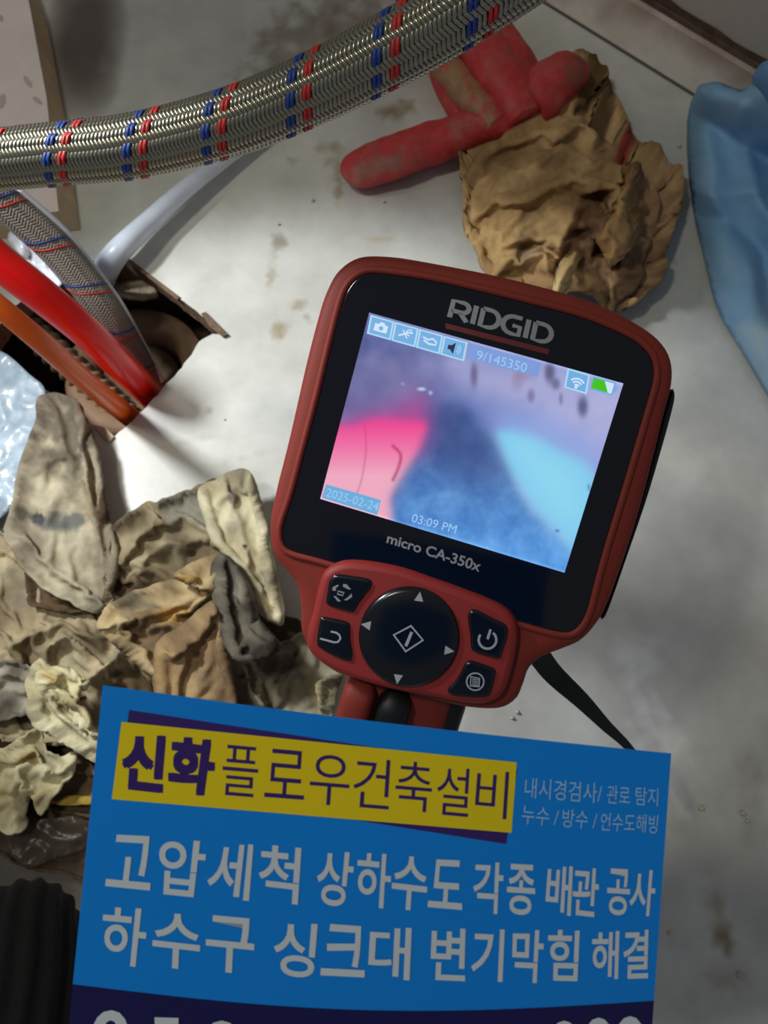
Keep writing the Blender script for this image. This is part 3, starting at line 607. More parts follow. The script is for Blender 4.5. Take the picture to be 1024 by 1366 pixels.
gflaps = [
 dict(outline=[(613, 212), (616, 186), (648, 161), (686, 137), (712, 118), (740, 104), (768, 84), (786, 90), (804, 110), (808, 140), (824, 162), (848, 194), (885, 226), (902, 248), (898, 288), (882, 338), (876, 380), (848, 402), (818, 413), (790, 396), (740, 390), (716, 378), (655, 365), (637, 332), (621, 296), (616, 248)], h0=36, ew=30, edge=.12, mud=.15, ex=.13, lift_=1.2, crumple=2, amp=3.0, ang=-22, lam=46, cscale=58, colA=(176, 146, 104), colB=(140, 112, 78), seed=90., step=3.6, fine=.25,
      creases=[([(640, 190), (700, 170), (770, 150), (800, 170)], 6, 9, 16), ([(640, 260), (700, 245), (760, 230), (810, 200)], 6, 9, 14), ([(830, 175), (846, 215), (815, 270), (806, 300)], 11, 16, 6), ([(750, 330), (765, 270), (800, 230), (830, 225)], 9, 8, 16), ([(690, 340), (730, 330), (740, 390)], 6, 8, 6), ([(850, 290), (840, 340), (880, 345)], 6, 8, 12), ([(770, 295), (800, 300), (820, 320)], -10, 8, 12), ([(775, 250), (800, 245), (812, 260)], -9, 8, 8), ([(700, 320), (725, 310), (760, 340)], -8, 8, 8), ([(720, 372), (760, 380), (800, 375)], -9, 6, 8), ([(635, 300), (680, 310), (720, 300)], 4, 16, 10)],
      spots=[(788, 110, 14, 24, (92, 72, 48), .8), (805, 150, 10, 26, (74, 58, 40), .8), (850, 350, 46, 40, (122, 92, 72), .7), (868, 270, 34, 44, (140, 104, 80), .6), (800, 270, 26, 34, (112, 84, 66), .7), (790, 320, 44, 26, (104, 80, 66), .7), (836, 190, 10, 12, (160, 62, 52), .85), (632, 296, 10, 12, (100, 82, 58), .5), (660, 300, 36, 44, (190, 158, 104), .5), (706, 316, 20, 18, (150, 130, 106), .6), (800, 390, 60, 20, (96, 76, 60), .7), (700, 190, 60, 16, (120, 92, 60), .45)]),
 dict(outline=[(800, 300), (818, 262), (836, 224), (852, 214), (858, 232), (850, 256), (856, 290), (846, 320), (826, 342), (816, 352), (812, 326)], h0=52, mud=.1, ew=9, edge=.5, crumple=2, cscale=40, colA=(172, 138, 92), colB=(140, 108, 74), seed=94., step=3.6, creases=[([(806, 300), (826, 262), (846, 222)], 5, 10, 5)]),
 dict(outline=[(738, 392), (742, 362), (752, 342), (766, 330), (776, 336), (770, 352), (762, 372), (754, 392)], h0=50, mud=0, ew=6, edge=.6, crumple=1, cscale=30, colA=(190, 164, 118), colB=(160, 132, 92), seed=97., step=3.6),
]
cloth('crumpled_cuff', gflaps, M_cloth, None, None, solid=.0012, parent=gl)

# ---------------------------------------------------------------- crumbs on the floor
cr = [(483, 205, 3), (417, 268, 4), (372, 300, 3), (512, 270, 3), (905, 196, 4), (795, 128, 4), (690, 950, 3), (683, 958, 3), (935, 1078, 4), (990, 1085, 4), (996, 1095, 3), (985, 1300, 4), (892, 1245, 3), (640, 312, 2), (300, 560, 2)]
c0 = None
for i, (x, y, r) in enumerate(cr):
    p = F(x, y)
    if c0 is None:
        vs = []
        for a_ in range(3):
            for j in range(6): vs.append(p+Vector((.0005*(2.4-a_*.7)*math.cos(j*1.05), .0005*(2.4-a_*.7)*math.sin(j*1.05+a_*.2), a_*.0009)))
        fs = [(a_*6+j, a_*6+(j+1) % 6, a_*6+6+(j+1) % 6, a_*6+6+j) for a_ in range(2) for j in range(6)]+[tuple(range(12, 18)), tuple(range(5, -1, -1))]
        c0 = tag(mk('crumb', vs, fs, M_crumb, None, True), 'tiny pale crumb lying on the dirty white floor', 'crumb', 'crumbs scattered on the floor'); o = c0
    else: o = c0.copy(); COL.objects.link(o)
    o.location = (p.x, p.y, 0); o.scale = (r/3.2, r/3.8, r/3.5); o.rotation_euler = (0, 0, i*1.3)

# ---------------------------------------------------------------- hand-held inspection screen
w_ = Vector((0.1127016, 0.09902517, 0.28228867)); Rcv = Matrix.Rotation(w_.length, 3, w_.normalized())
B = Matrix((RIGHT, -UP, FWD)).transposed()      # camera (x right, y down, z forward) to world
DR = B @ Rcv; DO = CAM+B@Vector((0.02293683, -0.01907848, 0.20434718))
dx_, dy_, dz_ = DR.col[0], DR.col[1], DR.col[2]
def D2(px, py, off=0.0):    # picture point on the device plane (off metres towards the viewer) -> world
    r = ray(px, py); o = DO-dz_*off; return CAM+r*((o-CAM).dot(dz_)/r.dot(dz_))
def dloc(px, py, off=0.0):
    q = D2(px, py, off)-DO; return (q.dot(dx_), q.dot(dy_))
def dw(x, y, z): return DO+dx_*x+dy_*y+dz_*z
dv = root('inspection_camera', tuple(dw(-.01, .08, .02)), 'red and black handheld inspection camera with lit colour screen', 'inspection camera')
def inset(poly, d):
    A = np.asarray(poly); n = len(A); t = np.roll(A, -1, 0)-np.roll(A, 1, 0); t /= np.linalg.norm(t, axis=1)[:, None]
    nn = np.stack([-t[:, 1], t[:, 0]], 1)
    area = .5*np.sum(A[:, 0]*np.roll(A[:, 1], -1)-np.roll(A[:, 0], -1)*A[:, 1])
    return A+nn*(d if area > 0 else -d)
def stack(name, outline, levels, m, off=0.0, step=.0012, n=6, smooth=True, ol_local=None, front=True):
    """outline (picture points) -> solid; levels = (inset, z) from front cap to back cap"""
    L = ol_local if ol_local is not None else np.array([dloc(x, y, off) for x, y in cat(outline, n, True)])
    L = resample(L, step); k = len(L); vs = []; fs = []
    for ins, z in levels:
        for x, y in inset(L, ins): vs.append(dw(x, y, z))
    for i in range(len(levels)-1):
        for j in range(k): fs.append((i*k+j, i*k+(j+1) % k, (i+1)*k+(j+1) % k, (i+1)*k+j))
    fs += [tuple(range(k-1, -1, -1)), tuple(range((len(levels)-1)*k, len(levels)*k))]
    o = mk(name, vs, fs, m, dv)
    me = o.data; sm = [len(p.vertices) == 4 for p in me.polygons]
    if smooth: me.polygons.foreach_set('use_smooth', sm)
    import bmesh
    bm = bmesh.new(); bm.from_mesh(me); bmesh.ops.recalc_face_normals(bm, faces=bm.faces); bm.to_mesh(me); bm.free()
    return o
body_px = [(478, 341), (450, 359), (434, 387), (423, 420), (406, 486), (384, 583), (366, 655), (358, 700), (362, 738), (378, 760), (394, 782), (399, 810), (400, 842), (409, 864), (428, 886), (452, 902), (490, 912), (560, 932), (620, 946), (665, 948), (688, 936), (698, 916), (706, 894), (722, 879), (748, 869), (775, 857), (795, 836), (812, 806), (844, 716), (868, 632), (886, 560), (898, 512), (897, 480), (884, 456), (860, 436), (820, 414), (773, 395), (713, 378), (650, 363), (572, 348), (520, 340)]
stack('housing', body_px, [(.0045, -.0006), (.0022, -.0004), (.0009, .0004), (.0001, .0020), (0, .0040), (.0004, .018), (.003, .0235), (.008, .026)], M_red, step=.0016)
bez_px = [(506, 364), (482, 367), (464, 384), (453, 414), (438, 474), (423, 536), (406, 600), (390, 660), (377, 700), (377, 722), (388, 735), (434, 748), (520, 775), (600, 805), (690, 829), (730, 840), (756, 844), (771, 836), (783, 815), (795, 770), (809, 720), (833, 641), (859, 552), (871, 508), (870, 482), (857, 463), (832, 446), (773, 422), (709, 405), (640, 388), (572, 373)]
stack('bezel', bez_px, [(.0008, -.0010), (.0002, -.0009), (0, -.0005), (0, .001)], M_glass, step=.0014)
L = resample(np.array([dloc(x, y) for x, y in cat(bez_px, 5, True)]), .0016); L = inset(L, -.0006); k = len(L); vs = []; fs = []
for j in range(k):
    c = Vector((L[j][0], L[j][1])); q = inset(L, -1)[j]-L[j] if j == 0 else None
nrm = inset(L, -1)-L
for j in range(k):
    for m_ in range(8):
        a = m_*math.pi/4; vs.append(dw(L[j][0]+nrm[j][0]*.0011*math.cos(a), L[j][1]+nrm[j][1]*.0011*math.cos(a), -.0006-.0010*math.sin(a)))
for j in range(k):
    for m_ in range(8): fs.append((j*8+m_, j*8+(m_+1) % 8, ((j+1) % k)*8+(m_+1) % 8, ((j+1) % k)*8+m_))
mk('rim', vs, fs, M_red, dv, True)
# rubber strip on the right flank
stack('side_cover', [(893, 528), (901, 528), (894, 560), (880, 610), (862, 670), (838, 740), (815, 806), (806, 826), (802, 822), (820, 780), (860, 650)], [(.0004, .004), (0, .005), (0, .016), (.0004, .017)], M_black, off=-.004, n=3, step=.0012)
# screen picture
sq = [(493, 418), (830, 512), (752, 763), (428, 665)]
nx, ny = 200, 150; gx = np.linspace(0, 1, nx+1); gy = np.linspace(0, 1, ny+1)
SX, SY = np.meshgrid(gx, gy); uv = np.stack([SX.ravel(), SY.ravel()], 1)
Lq = [dloc(*q) for q in sq]
loc = np.array([bil(Lq, s, t) for s, t in uv]); wpts = [dw(x, y, -.00115) for x, y in loc]
sp = np.array([to_px(p) for p in wpts])
def pm(poly, soft, sm=8):
    pl = cat(poly, sm, True); d, _ = polydist(sp, pl); s = np.where(inpoly(sp, pl), d, -d); return (1/(1+np.exp(-s/soft)))[:, None]
x, y = sp[:, 0:1], sp[:, 1:2]; u_, v_ = uv[:, :1], uv[:, 1:]
c = np.array((92, 102, 160))*(1-u_)+np.array((160, 172, 226))*u_
c = c+fbm(sp, 40, 2, 4)[:, None]*np.array((30, 26, 22))
def mix(c, m, col): return c*(1-m)+np.array(col, float)*m
c = mix(c, pm([(600, 470), (760, 500), (840, 520), (815, 600), (780, 620), (700, 560), (620, 530)], 16)*.8, (186, 184, 224))
c = mix(c, pm([(440, 500), (520, 470), (570, 500), (560, 560), (450, 580)], 16)*.55, (132, 120, 168))
c = mix(c, pm([(600, 528), (660, 540), (740, 560), (800, 600), (800, 640), (700, 600), (620, 560)], 9)*.7, (138, 160, 232))
# grey-blue mass in the middle
blue = np.array((72, 108, 168))*(1-np.clip((y-560)/180, 0, 1))+np.array((96, 160, 232))*np.clip((y-560)/180, 0, 1)
blue = blue+fbm(sp, 34, 7, 4)[:, None]*np.array((22, 24, 20))+fbm(sp, 8, 9, 2)[:, None]*7
m = pm([(560, 560), (590, 540), (625, 550), (655, 590), (676, 630), (710, 680), (750, 720), (780, 745), (760, 790), (640, 770), (420, 700), (500, 690), (540, 640)], 4.5); c = c*(1-m)+blue*m
c = mix(c, pm([(556, 590), (572, 545), (600, 530), (630, 545), (660, 590), (676, 632), (640, 640), (590, 625)], 13)*.7, (62, 76, 132))
c = mix(c, pm([(664, 577), (700, 579), (743, 600), (790, 630), (795, 700), (770, 742), (743, 712), (708, 672), (678, 624)], 4), (134, 208, 248))
c = mix(c, pm([(690, 590), (730, 605), (770, 640), (770, 690), (735, 680), (700, 630)], 14)*.6, (158, 232, 246))
c = mix(c, pm([(520, 545), (560, 530), (572, 560), (560, 600), (520, 600), (470, 580), (470, 560)], 9)*.8, (190, 70, 150))
pk = np.array((246, 74, 150))*(1-np.clip((y-565)/70, 0, 1))+np.array((246, 176, 200))*np.clip((y-565)/70, 0, 1)
m = pm([(400, 574), (470, 566), (500, 558), (540, 560), (564, 562), (568, 575), (556, 605), (540, 630), (522, 662), (512, 700), (400, 690)], 3.2); c = c*(1-m)+pk*m
d, _ = polydist(sp, cat([(524, 595), (534, 606), (532, 622), (524, 640)], 5), False); c = mix(c, np.exp(-(d/2.2)**2)[:, None]*.6, (170, 40, 90))
d, _ = polydist(sp, cat([(486, 568), (488, 600), (482, 640), (474, 662)], 5), False); c = mix(c, np.exp(-(d/1.2)**2)[:, None]*.4, (180, 70, 110))
for (bx_, by_, rx, ry, sc, st) in ((632, 500, 5, 16, (96, 86, 128), .7), (733, 497, 7, 14, (84, 78, 112), .75), (741, 512, 6, 8, (84, 78, 112), .6), (777, 542, 7, 14, (76, 84, 122), .8), (708, 528, 5, 9, (110, 96, 140), .6), (748, 532, 3, 8, (116, 106, 150), .6), (690, 508, 8, 14, (150, 132, 168), .5), (700, 500, 16, 8, (150, 120, 150), .4), (562, 519, 6, 2.4, (190, 230, 255), .9), (574, 524, 3, 3, (180, 225, 255), .7), (537, 512, 3, 2, (170, 190, 230), .6), (525, 500, 12, 18, (132, 128, 172), .5), (785, 650, 2, 5, (80, 120, 180), .6), (743, 708, 3, 2, (60, 100, 170), .7)):
    q = ((x-bx_)/rx)**2+((y-by_)/ry)**2; c = mix(c, np.exp(-q**1.5)*st, sc)
edge = np.clip(1-np.minimum(np.minimum(v_, 1-v_)*60, 1), 0, 1); c = c+edge*30
faces = [(j*(nx+1)+i, j*(nx+1)+i+1, (j+1)*(nx+1)+i+1, (j+1)*(nx+1)+i) for j in range(ny) for i in range(nx)]
scr = mk('screen', wpts, faces, M_screen, dv, False, nplin(c)); scr['label'] = 'lit colour display showing pink and blue pipe view'
# everything printed on the picture: sub-parts of the screen
def on(px, py, lift): return D2(px, py, .00115+lift)
def tile(q, inner=True, name='status_tile'):
    q = np.array(q, float); o = flatp(name, [q], on, .00004, E_tile, scr)
    if inner:
        ce = q.mean(0); flatp('tile_face', [ce+(q-ce)*.84], on, .00007, E_inner, scr)
t0 = np.array([(494, 420), (526, 429), (521, 454), (489, 445)])
for i in range(4): tile(t0+np.array((32.6, 9.3))*i)
def ro(cx, cy, pts, a=15.6, s=1.):
    a = math.radians(a); return [(cx+s*(x*math.cos(a)-y*math.sin(a)), cy+s*(x*math.sin(a)+y*math.cos(a))) for x, y in pts]
flatp('camera_icon', [ro(508, 437, [(-9, -4), (-4, -4), (-2, -7), (3, -7), (5, -4), (9, -4), (9, 6), (-9, 6)])], on, .0001, E_white, scr)
flatp('camera_lens', [arc(508, 438, 3, 0, 345, 12)], on, .00013, E_inner, scr)
flatp('wrench_icon', stroke(ro(541, 446, [(-9, 4), (-2, 0), (2, -3), (9, -4)]), 2.2)+stroke(ro(541, 446, [(-5, -5), (3, 5)]), 1.6)+stroke(arc(546, 444, 4, 90, 330, 8), 1.5), on, .0001, E_white, scr)
flatp('card_icon', stroke(ro(573, 455, [(-10, -3), (-3, -1), (3, -4), (9, -1), (9, 3), (0, 4), (-8, 1)]), 2.2), on, .0001, E_white, scr)
flatp('speaker_icon', [ro(603, 464, [(-6, -3), (-2, -3), (3, -8), (3, 8), (-2, 3), (-6, 3)])], on, .0001, E_dark, scr)
flatp('speaker_waves', stroke(ro(606, 465, arc(0, 0, 5, -50, 50, 6)), 1.2)+stroke(ro(606, 465, arc(0, 0, 8, -50, 50, 6)), 1.2), on, .0001, E_tile, scr)
flatp('counter_bar', [[(627, 458), (722, 484), (717, 503), (622, 478)]], on, .00004, E_bar, scr)
text('counter_text', '9/145350', [(637, 467), (704, 485), (701, 497), (635, 479)], on, .0001, E_txt, scr, 0)
flatp('date_bar', [[(435, 646), (508, 667), (503, 687), (429, 664)]], on, .00004, E_bar2, scr)
text('date_text', '2025-02-24', [(437, 651), (506, 671), (503, 682), (434, 662)], on, .0001, E_txt, scr, 0)
text('time_text', '03:09 PM', [(551, 685), (610, 701), (607, 712), (548, 696)], on, .0001, E_txt, scr, 0)
tile([(757, 491), (787, 500), (782, 526), (752, 517)], name='wireless_tile')
for r in (4, 8, 12): flatp('wireless_arc', stroke(ro(768, 517, arc(0, 0, r, -138, -42, 8)), 2.2), on, .0001, E_white, scr)
flatp('wireless_dot', [arc(768, 516.5, 2.2, 0, 330, 10)], on, .0001, E_white, scr)
flatp('battery_case', [ro(805, 515, [(-17, -9), (15, -9), (15, -4), (18, -4), (18, 4), (15, 4), (15, 9), (-17, 9)])], on, .00004, E_inner, scr)
flatp('battery_body', [ro(804.5, 515, [(-15, -7), (13, -7), (13, 7), (-15, 7)])], on, .00007, E_white, scr)
flatp('battery_charge', [ro(804.5, 515, [(-15, -7), (0, -7), (8, 7), (-15, 7)])], on, .0001, E_green, scr)
# bezel print
def onb(px, py, lift): return D2(px, py, .0010+lift)
LW = .19
def bend_(cx, cy, rx, ry, a0, a1, n=8): return [(cx+rx*math.cos(math.radians(a0+(a1-a0)*i/n)), cy+ry*math.sin(math.radians(a0+(a1-a0)*i/n))) for i in range(n+1)]
Rl = [(.1, .9), (.1, .1), (.5, .1)]+bend_(.5, .33, .22, .23, -90, 90)+[(.1, .56)]; Rleg = [(.42, .56), (.74, .93)]
Dl = [(.1, .1), (.1, .9), (.4, .9)]+bend_(.40, .5, .34, .40, 90, -90)+[(.1, .1)]
Gl = [(.76, .1), (.45, .1)]+bend_(.45, .5, .35, .40, -90, -270)+[(.74, .9), (.74, .52), (.46, .52)]
Il = [(.1, .07), (.1, .93)]
lx = 0; strokes_ = []
for sh, wd_ in (((Rl, Rleg), .86), ((Il,), .27), ((Dl,), .80), ((Gl,), .90), ((Il,), .27), ((Dl,), .80)):
    for p_ in sh: strokes_ += stroke([(a+lx, b) for a, b in p_], LW)
    lx += wd_
bq = [(602, 397), (741, 434), (735, 462), (595, 425)]
flatp('brand_lettering', [[bil(bq, a/(lx+.02), b) for a, b in q] for q in strokes_], onb, .0001, M_logo, dv)
flatp('red_underline', [[(594, 431), (732, 466), (731, 473), (594, 438)]], onb, .0001, M_redline, dv)
text('model_lettering', 'micro CA-350x', [(518, 711), (643, 749), (639, 763), (515, 724)], onb, .0001, M_logo, dv, .02)
# keypad
pad_px = [(410, 843), (417, 818), (425, 782), (434, 760), (457, 748), (488, 748), (533, 756), (578, 771), (628, 789), (668, 806), (686, 822), (691, 842), (687, 874), (674, 918), (656, 934), (627, 937), (565, 926), (511, 915), (457, 898), (426, 880), (411, 862)]
pad = stack('keypad', pad_px, [(.0022, -.0042), (.0010, -.0038), (.0003, -.0028), (0, -.0012), (0, .002)], M_red2, off=.0015, step=.0013)
def onk(px, py, lift): return D2(px, py, .0042+lift)
k1 = stack('direction_pad', arc(545.5, 849, 67.5, 0, 345, 23), [(.009, -.0053), (.0015, -.0056), (.0003, -.0050), (0, -.0040)], M_key, off=.0042, n=3, step=.0012)
def onp(px, py, lift): return D2(px, py, .0056+lift)
def tri(cx, cy, a, s=7.5): a = math.radians(a); return [(cx+s*1.05*math.cos(a+b), cy+s*1.05*math.sin(a+b)) for b in (0, 2.25, -2.25)]
for cx, cy, a in ((559, 797, -82), (489, 834, 190), (598, 868, 8), (530.5, 905, 98)): flatp('arrow_mark', [tri(cx, cy, a)], onp, .00005, M_mark, k1)
flatp('capture_mark', stroke([(525, 847), (548, 835), (564, 854), (541, 869)], 3, True)+stroke([(549, 843), (541, 862)], 4), onp, .0001, M_mark, k1)
Z3 = lambda l: [(340+a/2.226, 650+b/2.226) for a, b in l]
Z5 = lambda l: [(400+a/6.4, 730+b/6.4) for a, b in l]
Z4 = lambda l: [(580+a/7.314, 800+b/7.314) for a, b in l]
kl = [(.0010, -.0050), (.0003, -.0049), (0, -.0044), (0, -.004)]
def onkk(px, py, lift): return D2(px, py, .0050+lift)
b1 = stack('key', Z5([(250, 290), (290, 240), (330, 228), (560, 262), (612, 290), (605, 340), (560, 400), (500, 480), (460, 545), (420, 548), (300, 515), (235, 490), (225, 450), (240, 350)]), kl, M_key, off=.0042, n=3, step=.0008)
b1['label'] = 'rotate view key'
flatp('rotate_mark', stroke(Z5([(325, 375), (375, 388), (365, 412), (320, 400)]), 2, True)+[Z5([(370, 312), (400, 318), (436, 360), (410, 360), (365, 335)]), Z5([(440, 395), (445, 425), (400, 455), (375, 450), (410, 425)]), Z5([(350, 465), (320, 462), (285, 415), (305, 418), (335, 445)]), Z5([(275, 370), (278, 340), (320, 320), (335, 325), (305, 350), (310, 372)])], onkk, .0001, M_logo, b1)
b2 = stack('key', Z5([(175, 610), (200, 592), (310, 612), (410, 640), (425, 680), (430, 800), (448, 900), (440, 950), (410, 970), (300, 930), (190, 870), (148, 830), (152, 730)]), kl, M_key, off=.0042, n=3, step=.0008)
b2['label'] = 'return key'
flatp('return_mark', stroke(Z5([(172, 780), (230, 795), (290, 812), (325, 808), (345, 780), (335, 748), (305, 728), (262, 720)]), 2.6), onkk, .0001, M_mark, b2)
b3 = stack('key', Z4([(322, 190), (335, 110), (380, 92), (440, 110), (560, 175), (680, 235), (710, 290), (700, 380), (665, 480), (640, 560), (600, 572), (480, 540), (380, 505), (350, 460), (345, 350)]), kl, M_key, off=.0042, n=3, step=.0008)
b3['label'] = 'power key'
flatp('power_mark', stroke(Z4(arc(512, 392, 86, -52, 216, 24)), 3.2)+stroke(Z4([(542, 290), (512, 385)]), 3.4), onkk, .0001, M_mark, b3)
b4 = stack('key', Z4([(290, 625), (330, 592), (380, 598), (480, 632), (580, 672), (590, 720), (560, 850), (540, 910), (480, 950), (300, 948), (170, 932), (128, 900), (130, 860), (200, 790), (250, 710)]), kl, M_key, off=.0042, n=3, step=.0008)
b4['label'] = 'menu key'
flatp('menu_mark', stroke(Z4(arc(392, 800, 84, 0, 345, 23)), 2.0, True)+stroke(Z4([(350, 750), (435, 768), (430, 850), (345, 840)]), 1.8, True)+[q for i in range(4) for q in stroke(Z4([(362, 772+i*19), (424, 782+i*19)]), 1.3)], onkk, .0001, M_mark, b4)
# handle going down under the sign
def handle(name, x0, x1, y0, y1, z0, z1, m, r=.004, curve=0, ew=None):
    vs = []; fs = []; seg = []
    for i in range(24):
        a = 2*math.pi*i/24; sx = math.copysign(abs(math.cos(a))**.55, math.cos(a)); sz = math.copysign(abs(math.sin(a))**.55, math.sin(a)); seg.append(((x0+x1)/2+(x1-x0)/2*sx, (z0+z1)/2+(z1-z0)/2*sz))
    ns_ = 14
    for j in range(ns_+1):
        t = j/ns_; y = y0+(y1-y0)*t; tp_ = 1-.5*max(0, 1-t*12)**2-.4*max(0, (t-.93)/.07)**2
        for a, b in seg: vs.append(dw(((x0+x1)/2)+(a-(x0+x1)/2)*tp_, y, ((z0+z1)/2)+(b-(z0+z1)/2)*tp_+curve*t*t))
    for j in range(ns_):
        for i in range(24): fs.append((j*24+i, j*24+(i+1) % 24, (j+1)*24+(i+1) % 24, (j+1)*24+i))
    fs += [tuple(range(23, -1, -1)), tuple(range(ns_*24, ns_*24+24))]
    return mk(name, vs, fs, m, dv, True)
hx0, hy0 = dloc(452, 930); hx1, _ = dloc(612, 965)
handle('handle', hx0, hx1-.001, .040, .150, .004, .034, M_red, curve=.02)
gx0 = dloc(503, 935)[0]; gx1 = dloc(549, 948)[0]
handle('grip_panel', gx0, gx1, dloc(520, 920)[1], .140, .001, .02, M_black, curve=.02)
handle('handle_ridge', hx0, gx0-.0005, dloc(470, 905)[1], .140, .0015, .02, M_red, curve=.02)
handle('side_grip', hx1-.006, hx1+.0022, .045, .145, .008, .03, M_black, curve=.02)
# strap hanging from the device towards the floor
sA = cat([(*dw(*dloc(672, 850), .012), .0036), (*dw(*dloc(706, 872), .018), .0036), (*P(735, 896, .238), .0034), (*P(775, 934, .244), .0028), (*P(808, 968, .250), .0020), (*P(842, 1002, .258), .0014), (*P(880, 1060, .27), .0014)], 8)
fr = frames([a[:3] for a in sA]); vs = []; fs = []
for (c, t, a, b), row in zip(fr, sA):
    vw = (c-CAM).normalized(); s_ = t.cross(vw).normalized(); w2 = row[3]
    vs += [c-s_*w2-vw*.0005, c+s_*w2-vw*.0005, c+s_*w2+vw*.0006, c-s_*w2+vw*.0006]
for i in range(len(fr)-1):
    for m_ in range(4): fs.append((i*4+m_, i*4+(m_+1) % 4, (i+1)*4+(m_+1) % 4, (i+1)*4+m_))
mk('wrist_strap', vs, fs, M_black, dv)

# ---------------------------------------------------------------- blue printed card held in front
def cz(px, py): return .1135+.0016*((px-500)/400)**2-.0006*(py-1100)/250
def oncard(px, py, lift): return P(px, py, cz(px, py)-lift)
nu, nv = 40, 24
def cardpx(u, v):   # v: 0 top edge, 1 = edge of the navy band
    tx = 137+(895-137)*u; ty = 914+91*u+8*math.sin(math.pi*u)*.6
    bx_ = 97+(872-97)*u; by_ = 1313+22*u+26*math.sin(math.pi*u)*.9
    return tx+(bx_-tx)*v, ty+(by_-ty)*v
def cardmesh(name, v0, v1, lift, m, parent, th=0):
    vs = []; fs = []
    for s in range(2 if th else 1):
        for j in range(nv+1):
            for i in range(nu+1): vs.append(oncard(*cardpx(i/nu, v0+(v1-v0)*j/nv), lift-s*th))
    N_ = (nu+1)*(nv+1); g = lambda i, j, s: s*N_+j*(nu+1)+i
    for j in range(nv):
        for i in range(nu):
            fs.append((g(i, j, 0), g(i+1, j, 0), g(i+1, j+1, 0), g(i, j+1, 0)))
            if th: fs.append((g(i, j+1, 1), g(i+1, j+1, 1), g(i+1, j, 1), g(i, j, 1)))
    if th:
        for i in range(nu): fs += [(g(i, 0, 0), g(i, 0, 1), g(i+1, 0, 1), g(i+1, 0, 0)), (g(i, nv, 0), g(i+1, nv, 0), g(i+1, nv, 1), g(i, nv, 1))]
        for j in range(nv): fs += [(g(0, j, 0), g(0, j+1, 0), g(0, j+1, 1), g(0, j, 1)), (g(nu, j, 0), g(nu, j, 1), g(nu, j+1, 1), g(nu, j+1, 0))]
    return mk(name, vs, fs, m, parent, not th)
cb = oncard(480, 1480, 0)
sg = root('business_card', tuple(cb), 'bright blue plumbing service card with Korean lettering held in front', 'card')
cardmesh('card_sheet', 0, 1.38, 0, M_card, sg, .0005)
cardmesh('navy_band', 1.0, 1.38, .00005, M_navy, sg)
def sub_quad(q, nx_=14):
    return [[bil(q, i/nx_, 0), bil(q, (i+1)/nx_, 0), bil(q, (i+1)/nx_, 1), bil(q, i/nx_, 1)] for i in range(nx_)]
flatp('banner_shadow', sub_quad([(172, 947), (690, 1026), (675, 1126), (160, 1044)]), oncard, .00004, M_purple, sg)
flatp('yellow_banner', sub_quad([(162, 963), (689, 1017), (682, 1111), (149, 1066)]), oncard, .00008, M_yellow, sg)
TX = .00013
def heavy(ch, q, d):
    q = np.array(q, float); ce = q.mean(0); obs = []
    for a, b in ((-d, -d), (d, -d), (d, d), (-d, d), (0, 0)):
        sh = np.array([(q[0][0]+d+a, q[0][1]+d+b), (q[1][0]-d+a, q[1][1]+d+b), (q[2][0]-d+a, q[2][1]-d+b), (q[3][0]+d+a, q[3][1]-d+b)])
        obs.append(text('banner_lettering', ch, sh, oncard, TX, M_purple, sg, .012))
    V = []; Fs = []
    for o in obs:
        k = len(V); V += [v.co.copy() for v in o.data.vertices]; Fs += [tuple(i+k for i in p.vertices) for p in o.data.polygons]
    me = bpy.data.meshes.new('banner_lettering'); me.from_pydata(V, [], Fs); me.materials.append(M_purple)
    obs[0].data = me
    for o in obs[1:]: bpy.data.objects.remove(o)
heavy('신', [(165, 976), (223, 982), (217, 1058), (160, 1052)], 2.3)
heavy('화', [(229, 981), (291, 988), (281, 1063), (222, 1055)], 2.3)
bw = [('플', (299, 993, 346, 1064)), ('로', (357, 998, 409, 1067)), ('우', (416, 1005, 468, 1076)), ('건', (474, 1010, 522, 1080)), ('축', (530, 1014, 578, 1084)), ('설', (585, 1022, 628, 1090)), ('비', (637, 1026, 679, 1093))]
for ch, (a, b, c_, d_) in bw:
    text('banner_lettering', ch, [(a, b), (c_, b+(c_-a)*.09), (c_-4, d_), (a-5, d_-4)], oncard, TX, M_purple, sg, -.002)
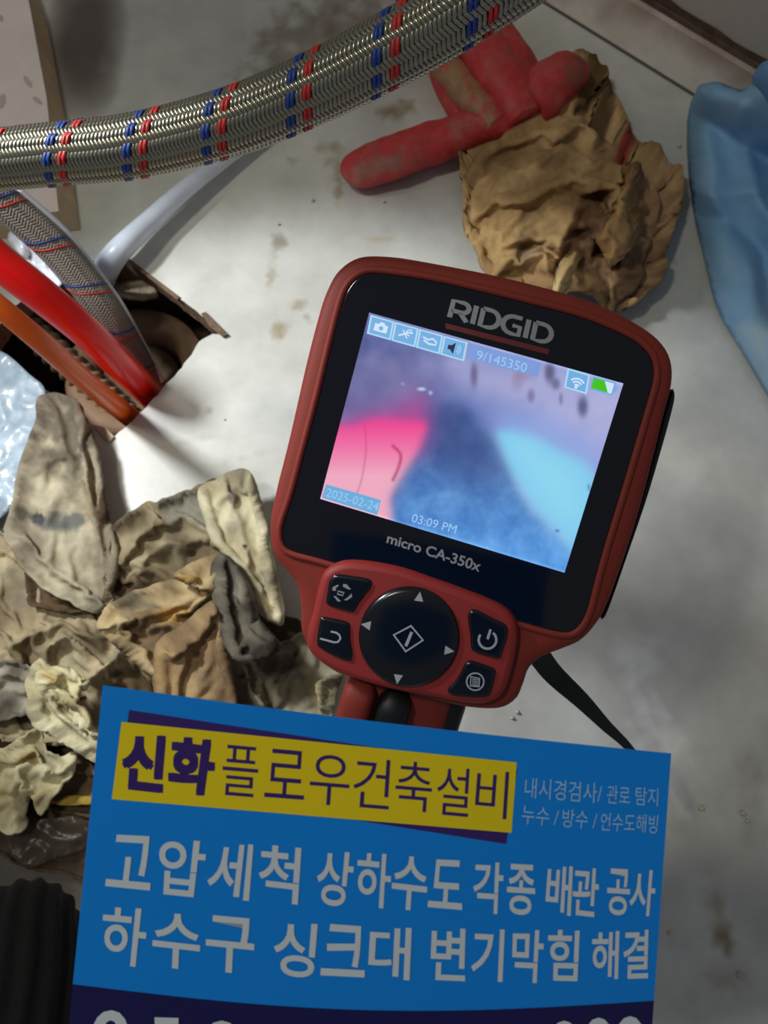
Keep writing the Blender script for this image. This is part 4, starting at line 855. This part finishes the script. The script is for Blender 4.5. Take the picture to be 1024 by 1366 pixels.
WT = [('고', [(150, 1113), (206, 1116), (200, 1188), (140, 1182)]), ('압', [(213, 1117), (277, 1123), (267, 1198), (210, 1192)]), ('세', [(287, 1122), (338, 1127), (332, 1202), (272, 1196)]), ('척', [(347, 1126), (402, 1131), (397, 1207), (343, 1200)]),
 ('상', [(424, 1133), (474, 1138), (466, 1211), (421, 1206)]), ('하', [(478, 1136), (523, 1140), (519, 1213), (472, 1207)]), ('수', [(526, 1140), (572, 1145), (568, 1217), (520, 1211)]), ('도', [(577, 1146), (618, 1148), (616, 1214), (570, 1210)]),
 ('각', [(632, 1149), (672, 1151), (669, 1220), (630, 1217)]), ('종', [(678, 1152), (714, 1154), (713, 1222), (674, 1219)]), ('배', [(731, 1153), (764, 1156), (761, 1222), (726, 1218)]), ('관', [(765, 1156), (800, 1159), (796, 1224), (762, 1220)]), ('공', [(811, 1158), (841, 1160), (839, 1222), (808, 1220)]), ('사', [(842, 1160), (876, 1161), (871, 1223), (838, 1220)]),
 ('하', [(138, 1208), (199, 1213), (190, 1291), (134, 1284)]), ('수', [(205, 1216), (269, 1222), (265, 1296), (202, 1288)]), ('구', [(276, 1220), (341, 1226), (337, 1301), (273, 1294)]),
 ('싱', [(367, 1228), (424, 1233), (418, 1306), (363, 1300)]), ('크', [(434, 1232), (488, 1236), (486, 1304), (427, 1301)]), ('대', [(494, 1235), (549, 1238), (546, 1308), (490, 1303)]),
 ('변', [(576, 1237), (622, 1239), (620, 1309), (573, 1307)]), ('기', [(631, 1238), (673, 1240), (670, 1310), (627, 1308)]), ('막', [(684, 1240), (726, 1241), (722, 1312), (682, 1309)]), ('힘', [(731, 1240), (773, 1241), (770, 1309), (730, 1308)]), ('해', [(790, 1242), (826, 1242), (824, 1306), (788, 1306)]), ('결', [(832, 1241), (866, 1240), (864, 1305), (830, 1306)])]
for ch, q in WT: text('main_lettering', ch, q, oncard, TX, M_cardtext, sg, .016)
text('side_lettering', '내시경검사/', [(701, 1037), (803, 1045), (802, 1072), (699, 1064)], oncard, TX, M_small, sg, 0)
text('side_lettering', '관로', [(810, 1047), (840, 1049), (840, 1074), (809, 1071)], oncard, TX, M_small, sg, 0)
text('side_lettering', '탐지', [(848, 1049), (878, 1052), (877, 1076), (847, 1074)], oncard, TX, M_small, sg, 0)
text('side_lettering', '누수 /', [(697, 1074), (746, 1079), (743, 1103), (695, 1099)], oncard, TX, M_small, sg, 0)
text('side_lettering', '방수 /', [(751, 1079), (797, 1082), (795, 1107), (749, 1103)], oncard, TX, M_small, sg, 0)
text('side_lettering', '언수도해빙', [(802, 1084), (878, 1087), (876, 1112), (800, 1108)], oncard, TX, M_small, sg, 0)
text('phone_digits', '0', [(124, 1346), (174, 1349), (170, 1425), (118, 1420)], oncard, TX, M_cardtext, sg, .02)
text('phone_digits', '1', [(206, 1357), (238, 1358), (236, 1432), (208, 1430)], oncard, TX, M_cardtext, sg, .02)
text('phone_digits', '0', [(270, 1361), (322, 1362), (320, 1436), (266, 1435)], oncard, TX, M_cardtext, sg, .02)
for a, b in ((732, 1362), (778, 1358), (820, 1356)): text('phone_digits', '0', [(a, b), (a+40, b-1), (a+39, b+72), (a-1, b+73)], oncard, TX, M_cardtext, sg, .02)

# ---------------------------------------------------------------- dark knitted cuff at the lower left
cu = [(*P(40, 1226, .176), .004), (*P(38, 1232, .175), .010), (*P(34, 1246, .172), .0125), (*P(30, 1290, .168), .0135), (*P(20, 1360, .162), .014), (*P(0, 1480, .155), .015)]
A = cat(cu, 8); fr = frames([a[:3] for a in A]); seg = 96; vs = []; fs = []
for i, (c, t, a, b) in enumerate(fr):
    for j in range(seg):
        th = 2*math.pi*j/seg; r = A[i][3]*(1+.045*math.cos(16*th)*min(1, i/4)); vs.append(c+(a*math.cos(th)+b*math.sin(th))*r)
for i in range(len(fr)-1):
    for j in range(seg): fs.append((i*seg+j, i*seg+(j+1) % seg, (i+1)*seg+(j+1) % seg, (i+1)*seg+j))
fs += [tuple(range(seg-1, -1, -1)), tuple(range((len(fr)-1)*seg, len(fr)*seg))]
tag(mk('knit_cuff', vs, fs, M_sleeve, None, True), 'dark ribbed knit cuff at the lower left beside the card', 'clothing')
